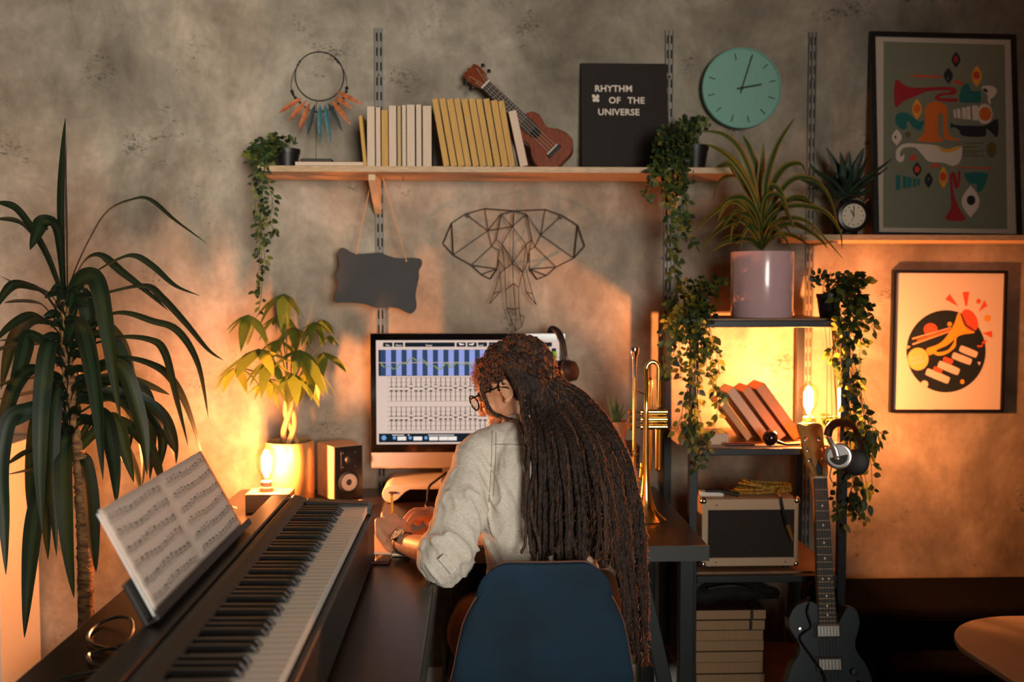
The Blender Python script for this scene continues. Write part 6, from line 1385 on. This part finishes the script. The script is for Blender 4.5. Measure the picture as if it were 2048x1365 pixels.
# shirt
LIN = mat('pale_linen', (232, 224, 210), .85, var=.13, vscale=150, stretch=(1, 1, 5), bump=.3, bscale=320, sheen=.1)
CUFL = EL.lerp(WL, .16)
def folds(co, n):
    q = co * 9; a = noise.noise(Vector((q.x * 1.3 + q.z * .7, q.y, q.z * .55 - q.x * .5)) + Vector((3, 1, 7)))
    b = noise.noise(Vector((co.x * 34 - co.z * 6, co.y * 14, co.z * 6 + co.x * 8)))
    ridge = (1 - abs(a) * 2.6); el = math.exp(-((co - EL).length / .11) ** 2)
    ar = math.exp(-((co - Vector((.03, 2.42, .93))).length / .09) ** 2)
    s_ = co.x * .5 - co.z * .86; t_ = co.x * .86 + co.z * .5
    g = max(0, 1 - abs(noise.noise(Vector((t_ * 30, co.y * 20, s_ * 5.5)))) * 3.2) ** 2
    g2 = max(0, 1 - abs(noise.noise(Vector((t_ * 13 + 5, co.y * 9, s_ * 3.0 + 2)))) * 3.0) ** 2
    return n * (.004 * ridge + .002 * b + .006 * g2 + (el + ar) * .012 * (g - .3))
shirt_ch = [
    [((.165, 2.425, .50), .135, (1.08, .78, .5)), ((.16, 2.425, .60), .138, (1.08, .76, .8)), ((.165, 2.43, .70), .138, (1.03, .76, 1)), ((.163, 2.435, .80), .143, (1.0, .75, 1)), ((.15, 2.46, .92), .15, (1.08, .68, 1)), ((.15, 2.49, 1.0), .115, (1.3, .74, .9)), ((.146, 2.51, 1.045), .075, (1.5, .8, .7)), ((.140, 2.52, 1.068), .061, (1.05, 1, .5))],
    [(Vector((.085, 2.50, 1.045)), .054), (SL + Vector((.008, 0, .002)), .059), (SL.lerp(EL, .4), .061), (SL.lerp(EL, .8), .060), (EL + Vector((-.006, -.006, -.004)), .060), (EL.lerp(WL, .09), .059), (CUFL, .054)],
    [(Vector((.21, 2.50, 1.045)), .054), (SR, .058), (SR.lerp(ER, .4), .060), (SR.lerp(ER, .8), .058), (ER, .060), (ER.lerp(WR, .14), .052)],
]
shirt = blob('shirt', shirt_ch, LIN, PER, .0045, 4, disp=folds)
# rolled cuffs, collar and seams
def ring(name, c, d, r0, r1, w, m, par, n=28, wob=.0, M0=None):
    d = d.normalized(); x = d.orthogonal().normalized(); fr = frame3(c, x, d.cross(x), d)
    prof = [(r0, -w), (r0 + .004, -w - .003), (r0 + .007, -w * .3), (r1 + .006, w * .6), (r1 + .003, w), (r1 - .004, w)]
    b = MB(fr).lathe(prof, n, caps=False)
    if wob:
        for i, v in enumerate(b.v): b.v[i] = v + Vector((noise.noise(v * 40), noise.noise(v * 40 + Vector((5, 5, 5))), noise.noise(v * 40 + Vector((9, 1, 2))))) * wob
    return b.build(name, m, par, smooth=True, sub=1)
ring('rolled_cuff', EL.lerp(WL, .13), WL - EL, .066, .058, .022, LIN, shirt, wob=.010)
ring('rolled_cuff', ER.lerp(WR, .14), WR - ER, .056, .050, .02, LIN, shirt, wob=.005)
cn = (NB - Vector((.138, 2.525, 1.05))).normalized()
ring('collar', Vector((.128, 2.526, 1.088)), cn + Vector((.0, .15, .6)), .060, .054, .016, LIN, shirt, wob=.003)
from mathutils.bvhtree import BVHTree
def tree_of(o):
    me = o.data; mw = MW[o.name]; return BVHTree.FromPolygons([mw @ v.co for v in me.vertices], [tuple(p.vertices) for p in me.polygons])
shirt_t = tree_of(shirt); 
def seam(pxs, name='seam', r=.0011, back=2.0):
    pts = []
    for px, py in pxs:
        d = (P(px, py, 2.5) - EYE).normalized(); h = shirt_t.ray_cast(EYE, d)
        if h[0]: pts.append(h[0] - d * .0006)
    if len(pts) > 1: MB().tube(pts, r, 6).build(name, mat('linen_seam', (150, 142, 128), .9), shirt)
seam([(x, 889 + (x - 990) * .02) for x in range(988, 1070, 8)])
seam([(984 - ((y - 868) / 130) ** 2 * 6, y) for y in range(862, 1010, 8)])
seam([(992 - ((y - 868) / 130) ** 2 * 6, y) for y in range(866, 1000, 8)])
d = (P(897, 1130, 2.3) - EYE).normalized(); h = shirt_t.ray_cast(EYE, d)
if h[0]:
    c = h[0]; nn = h[1].normalized(); 
    if nn.dot(d) > 0: nn = -nn
    zt_ = Vector((-.6, .1, .7)); zt_ = (zt_ - nn * zt_.dot(nn)).normalized(); fr = frame3(c + nn * .007, zt_.cross(nn), -nn, zt_)
    tb_ = MB(fr).box(-.009, .009, -.001, .002, -.02, .028).build('sleeve_tab', LIN, shirt, bevel=.001)
    MB(fr @ frame3((0, -.001, -.010), (1, 0, 0), (0, 0, 1), (0, -1, 0))).lathe([(.0045, 0), (.005, .0012), (.002, .0014)], 14).build('button', mat('shell_button', (206, 196, 178), .3), tb_, smooth=True)
# trousers and shoes
blob('trousers', [[((.165, 2.42, .565), .125, (1.25, .8, .75)), ((.165, 2.42, .55), .12, (1.25, .8, .6))],
    [((.075, 2.42, .56), .092), ((.012, 2.50, .555), .090), ((.0, 2.80, .50), .068), ((-.0, 2.83, .30), .058), ((-.0, 2.84, .12), .056)],
    [((.255, 2.42, .56), .092), ((.305, 2.46, .567), .090), ((.35, 2.80, .565), .068), ((.34, 2.83, .30), .058), ((.34, 2.84, .12), .056)]], mat('brown_trousers', (150, 96, 58), .85, var=.12, vscale=40, bump=.15, bscale=200), PER, .006, 5)
for x in (0, .35): blob('shoe', [[((x, 2.84, .042), .040, (.95, 1, 1)), ((x, 2.93, .036), .038, (1.05, 1, .9)), ((x, 3.02, .026), .030, (1.15, 1, .75))]], mat('dark_shoe', (30, 26, 24), .5), PER, .004, 4)

# glasses
BG = mat('black_glasses', (16, 15, 16), .3)
m = MB(H)
for s in (-1, 1):
    m.tube([(s * .033 + .024 * cos(a) * (1.05), .1035 - .004 * abs(cos(a)) * (1 if cos(a) * s > 0 else 0), .006 + .020 * sin(a)) for a in [2 * pi * k / 24 for k in range(25)]], .0022, 8)
    m.tube([(s * .057, .099, .016), (s * .070, .085, .016), (s * .079, .0, .012), (s * .079, -.02, .002), (s * .076, -.03, -.012)], .0021, 8)
m.tube([(-.010, .104, .010), (0, .108, .013), (.010, .104, .010)], .002, 8)
glo = m.build('glasses_frame', BG, PER, smooth=True)
for s in (-1, 1): MB(H).prism([(s * .033 + x, .006 + z) for x, z in ell(0, 0, .0235, .0188, 0, 24)], .1025, .1032).build('lens', GLASS, glo)
# watch
wd = (WL - EL).normalized(); wc = WL - wd * .012 + Vector((.004, 0, 0))
xw = Vector((0, 0, 1)); xw = (xw - wd * xw.dot(wd)).normalized(); fr = frame3(wc, wd.cross(xw), xw, wd)
b = MB(fr); b.lathe([(.0285, -.011), (.0305, -.010), (.0305, .010), (.0285, .011)], 32, caps=False); b.lathe([(.0275, -.011), (.0275, .011)], 32, caps=False)
strap_o = b.build('watch_strap', mat('dark_strap', (36, 26, 24), .5), PER, smooth=True)
vd = (EYE - wc).normalized(); nz = (vd * .55 + xw * .6 + Vector((-.35, 0, 0))); nz = (nz - wd * nz.dot(wd)).normalized(); fr2 = frame3(wc + nz * .0295, wd, nz.cross(wd), nz)
MB(fr2).lathe([(.0185, -.002), (.0195, 0), (.0195, .0055), (.018, .0075), (.0168, .0075), (.0165, .0062)], 32, caps=False).build('watch_case', CHROME, strap_o, smooth=True)
MB(fr2).lathe([(.0170, .0), (.0168, .0062), (.001, .0064)], 32, caps=True).build('watch_dial', mat('watch_dial_silver', (190, 182, 168), .35), strap_o)
m = MB(fr2); m.box(-.0006, .0006, 0, .010, .0068, .0072); m.box(0, .007, -.0006, .0006, .0068, .0072); m.build('watch_hands', DARKPL, strap_o)

# ------------------------------------------------------------------ hair: curly roots and dreadlocks
HB = mat('dreadlock_brown', (50, 32, 24), .68, rgb2=(28, 17, 13), vscale=55, stretch=(1, 1, .35), bump=.9, bscale=130, spec=.5)
HB2 = mat('dreadlock_light', (80, 54, 38), .68, rgb2=(46, 30, 22), vscale=55, stretch=(1, 1, .35), bump=.9, bscale=130, spec=.5)
FZ = mat('fuzzy_hair', (188, 124, 78), .4, spec=.6, transl=.5)
def hairparts(mb):
    b = lambda c, r, s=(1, 1, 1): mb.ball(c, r, s, 20, 14, M=H)
    b((0, -.026, .038), .081, (1.03, 1.12, .96)); b((0, .028, .054), .056, (1.2, 1, .85)); b((0, -.06, -.005), .062, (1.05, .8, 1.0))
    for s in (-1, 1): b((s * .050, .030, .045), .032, (.8, 1, 1.1)); b((s * .058, -.045, -.01), .030, (.7, 1, 1.2))
hair = blob('hair', [[(HC - hf * .02 + hu * .05, .05)]], HB, PER, .004, 4, extra=hairparts, disp=lambda co, n: n * (.0045 * noise.noise(co * 70) + .003 * noise.noise(co * 160)))
cap_t = tree_of(hair)
rh = random.Random(12)
# short curly hairs over the crown
m = MB(); hv_ = [MW[hair.name] @ v.co for v in hair.data.vertices]; hn_ = [v.normal.copy() for v in hair.data.vertices]
Hi = H.inverted()
for _ in range(3000):
    i = rh.randrange(len(hv_)); p = hv_[i]; n = hn_[i]; hl_ = Hi @ p
    if hl_.x < -.045 and hl_.z < .025: continue
    t1 = n.orthogonal().normalized(); t2 = n.cross(t1); a = rh.uniform(0, 2 * pi); r = rh.uniform(.002, .006); q_ = [p - n * .001]
    L = rh.uniform(.006, .016)
    for k in range(1, 6): q_.append(p + n * L * k / 5 + (t1 * cos(a + k * 1.1) + t2 * sin(a + k * 1.1)) * r)
    m.tube(q_, .00035, 3, caps=False)
m.build('curly_wisps', FZ, hair)
ROWS = [(758, 1046, 1112, 2.505), (808, 1056, 1172, 2.475), (880, 1064, 1236, 2.385), (960, 1066, 1266, 2.335), (1050, 1064, 1284, 2.300), (1115, 1064, 1288, 2.275), (1200, 1072, 1290, 2.262), (1305, 1085, 1296, 2.262)]
def lock(name, pts, r, m_, wisps=26, wr=.00025, seed=0, endr=.55):
    c = crv(pts, 7); n = len(c); rr = random.Random(seed); ph = rr.uniform(0, 50)
    for i in range(1, n):
        w = .0035 if i < n - 4 else .005
        c[i] = c[i] + Vector((noise.noise(Vector((i * .22, ph, 0))), noise.noise(Vector((i * .22, ph, 9))) * .5, 0)) * w * 1.6
    # finer sampling for knotted look
    f = []
    for i in range(n - 1):
        for k in range(3): f.append(c[i].lerp(c[i + 1], k / 3))
    f.append(c[-1]); nf = len(f)
    rad = [r * (1 - (1 - endr) * (i / nf) ** 1.5) * (1 + .22 * noise.noise(Vector((i * .55, ph, 3))) + .10 * noise.noise(Vector((i * 1.7, ph, 6)))) for i in range(nf)]
    rad[:6] = [rad[k] * (.45 + .09 * k) for k in range(6)]; rad[-1] = r * .25; rad[-2] = r * .4
    m = MB(); m.tube(f, rad, 8); m.cur = 1
    for _ in range(wisps):
        i = rr.randrange(2, nf - 1); a = rr.uniform(0, 2 * pi); t = (f[i] - f[i - 1]).normalized(); x = t.orthogonal().normalized(); y = t.cross(x); o = (x * cos(a) + y * sin(a)); L = rr.uniform(.004, .015)
        p0 = f[i] + o * rad[i] * .8; m.tube([p0 - o * .001, p0 + o * L * .35 + t * L * .5, p0 + o * L * .6 * rr.uniform(.4, 1.2) + t * L * rr.uniform(.3, 1.2) + Vector((0, 0, -.002))], wr, 3, caps=False)
    if seed < 300 and wisps > 150:
        for j in range(3):
            i0 = rr.randrange(3, nf // 2); i1 = min(nf - 1, i0 + rr.randrange(nf // 4, nf // 2)); a = rr.uniform(-.9, 1.4); o = Vector((cos(a), -abs(sin(a)) * .7, 0)); ss = []
            for i in range(i0, i1): ss.append(f[i] + o * (rad[i] + .0015 + .0035 * abs(noise.noise(Vector((i * .25, ph + j * 7, 0)))) * 2) + Vector((noise.noise(Vector((i * .5, ph, j * 3))) * .004, 0, 0)))
            if len(ss) > 3: STR.tube(ss, [.0009 * (1 - .7 * k / len(ss)) for k in range(len(ss))], 4)
    return m.build(name, [m_, FZ], hair, smooth=True, angle=80)
roots = []
tries = 0
while len(roots) < 92 and tries < 5000:
    tries += 1
    v = Vector((rh.uniform(-1, 1), rh.uniform(-1, .75), rh.uniform(-.55, 1)))
    if v.length < .3: continue
    v.normalize()
    if v.y > .35 and v.z < .45: continue
    if v.x < -.25 and v.z < .30 and v.y > -.45: continue
    o = H @ Vector((0, -.02, .045)); d = (H.to_3x3() @ v); h = cap_t.ray_cast(o + d * .3, -d)
    if not h[0]: continue
    if any((h[0] - q_).length < .013 for q_, _ in roots): continue
    roots.append((h[0], d))
def keyf(rd): p = rd[0]; return p.x + .55 * (p.z - HC.z) + .25 * (p.y - HC.y)
roots.sort(key=keyf)
STR = MB()
NR = len(roots)
for i, (p, d) in enumerate(roots):
    t = (i + rh.uniform(-.5, .5)) / (NR - 1); t = min(1, max(0, t)); lay = rh.random()
    sx = t ** .80
    pts = [p - d * .006, p + d * .007 + Vector((.008, 0, -.004))]
    end_long = sx > .76 + rh.uniform(-.03, .03)
    last = 7 if end_long else (5 if sx > .12 else rh.choice((4, 5)))
    js = rh.uniform(-.03, .03)
    for k, (py, xa, xb, y) in enumerate(ROWS[:last + 1]):
        if k == 0 and p.z < 1.285 - .08: continue
        k -= 1
        s = min(1, max(0, sx + js * k * .4)); 
        if k >= 5: s = .80 + (s - .76) / .24 * .20 if s > .76 else .8
        px = xa + (xb - xa) * s; thick = (.030 + .045 * min(1, max(0, k) / 2)) * lay * (1 - abs(s - .5) * .9) + .04 * s ** 3 * (1 if k < 5 else .3)
        top_shift = (1 - s) * 22 * (1 if k == 0 else 0) - (s > .75) * 12 * (k == 0)
        q_ = P(px, py + top_shift, y + thick); pts.append(q_)
    if last < 7: pts[-1] = pts[-1] + Vector((rh.uniform(-.008, .008), 0, rh.uniform(-.035, .01)))
    else: pts[-1] = pts[-1] + Vector((rh.uniform(-.01, .004), 0, rh.uniform(-.03, .06)))
    lock('dreadlock', pts, rh.choice((rh.uniform(.0062, .009), rh.uniform(.009, .0125))), HB2 if rh.random() < .25 else HB, 30 + int(420 * sx ** 2.2), .00022 + .0002 * sx ** 2, 100 + i)
STR.build('loose_strands', FZ, hair, smooth=True)
fl = [P(968, 742, 2.53), P(964, 775, 2.525), P(972, 806, 2.51), P(988, 828, 2.485), P(1012, 838, 2.455), P(1036, 846, 2.425), P(1046, 872, 2.385), P(1050, 920, 2.345), P(1060, 980, 2.31), P(1068, 1050, 2.29), P(1082, 1112, 2.27)]
lock('dreadlock', fl, .0068, HB2, 60, .00025, 900)
lock('dreadlock', [P(1000, 725, 2.50), P(1035, 770, 2.455), P(1048, 840, 2.40), P(1056, 900, 2.345), P(1050, 1000, 2.305), P(1052, 1070, 2.29), P(1046, 1108, 2.28)], .0062, HB2, 60, .00025, 901)
lock('dreadlock', [P(1010, 735, 2.49), P(1040, 790, 2.445), P(1056, 850, 2.39), P(1066, 940, 2.32), P(1058, 1030, 2.295), P(1064, 1112, 2.275)], .0075, HB, 50, .00025, 902)

# ------------------------------------------------------------------ pencil, notebook, papers
tp = GRIP + Vector((-.002, .004, -.009)); tip = Vector((GRIP.x - .004, GRIP.y + .012, DZ + .0095)); topp = P(784, 990, 2.685)
pen = thing('pencil', 'yellow pencil held upright in the writing hand', 'pencil', tip)
dd = (topp - tip); L = dd.length
MB().tube([tip + dd * .10, topp], .0037, 6).build('shaft', mat('pencil_yellow', (226, 158, 50), .4), pen)
MB().tube([tip + dd * .005, tip + dd * .10], [.0006, .0036], 8).build('sharpened_tip', mat('bare_wood', (210, 170, 120), .7), pen)
MB().tube([topp, topp + dd.normalized() * .008], .0038, 10).build('ferrule', mat('pencil_end', (150, 60, 40), .5), pen)
nbk = thing('notebook', 'open notebook with pale pages and dark cover under the writing hand', 'notebook', (-.24, 2.62, DZ))
fr = T(-.245, 2.655, DZ + .0004) @ RZ(R(-4))
MB(fr).box(-.085, .150, -.105, .105, 0, .002).build('cover', mat('dark_notebook_cover', (44, 26, 22), .3, coat=.4), nbk, bevel=.001)
PG = mat('notebook_paper', (224, 200, 170), .8)
MB(fr).box(-.080, .031, -.098, .100, .0022, .0085).build('pages', PG, nbk, bevel=.001)
MB(fr).box(.033, .145, -.098, .100, .0022, .0075).build('pages', PG, nbk, bevel=.001)
ph = thing('phone_case', 'dark reddish glossy phone lying on the desk just below the notebook', 'phone', (-.25, 2.52, DZ))
MB(T(-.268, 2.50, DZ + .0004) @ RZ(R(-3))).box(-.035, .050, -.020, .045, 0, .008).build('back_shell', mat('dark_red_gloss', (60, 24, 18), .15, coat=.6), ph, bevel=.003)
MB(T(-.268, 2.50, DZ + .0086) @ RZ(R(-3))).box(-.030, .045, -.016, .041, 0, .0006).build('screen', mat('black_glass'), ph)
tag(MB(T(-.005, 2.72, DZ + .0004) @ RZ(R(6))).box(-.05, .13, -.06, .12, 0, .003).build('paper_stack', mat('paper_white', (226, 214, 208), .8)), 'small stack of white paper on the desk between arm and torso', 'paper')

# box under the succulent
# black bag under the desk and cables
def underdesk():
    t = thing('backpack', 'black backpack standing on the floor under the desk beside the chair', 'bag', (.02, 2.95, 0))
    a = P(900, 1250, 2.85).x; b = P(985, 1250, 2.85).x
    def dsp(co, n): return n * (.008 * noise.noise(co * 9) + .003 * noise.noise(co * 30))
    blob('pack_body', [[((a + .08, 3.02, .12), .115, (1, .8, 1)), ((a + .085, 3.02, .38), .12, (1, .75, 1)), ((a + .09, 3.02, .52), .095, (1, .75, 1))]], mat('black_cloth'), t, .009, 6, disp=dsp)
    MB().tube(crv([(a + .05, 2.93, .56), (a + .08, 2.92, .63), (a + .12, 2.93, .57)], 6), .006, 6).build('handle', DARKPL, t)
underdesk()
tag(MB().tube(crv([(-.098 + .03, 2.55, .69), (-.07, 2.5, .55), (-.075, 2.48, .45), (-.06, 2.47, .36), (.0, 2.6, .30), (.05, 2.75, .36)], 8), .0035, 6).build('hanging_cable', DARKPL), 'thin black cable hanging below the desk edge beside the chair', 'cable')
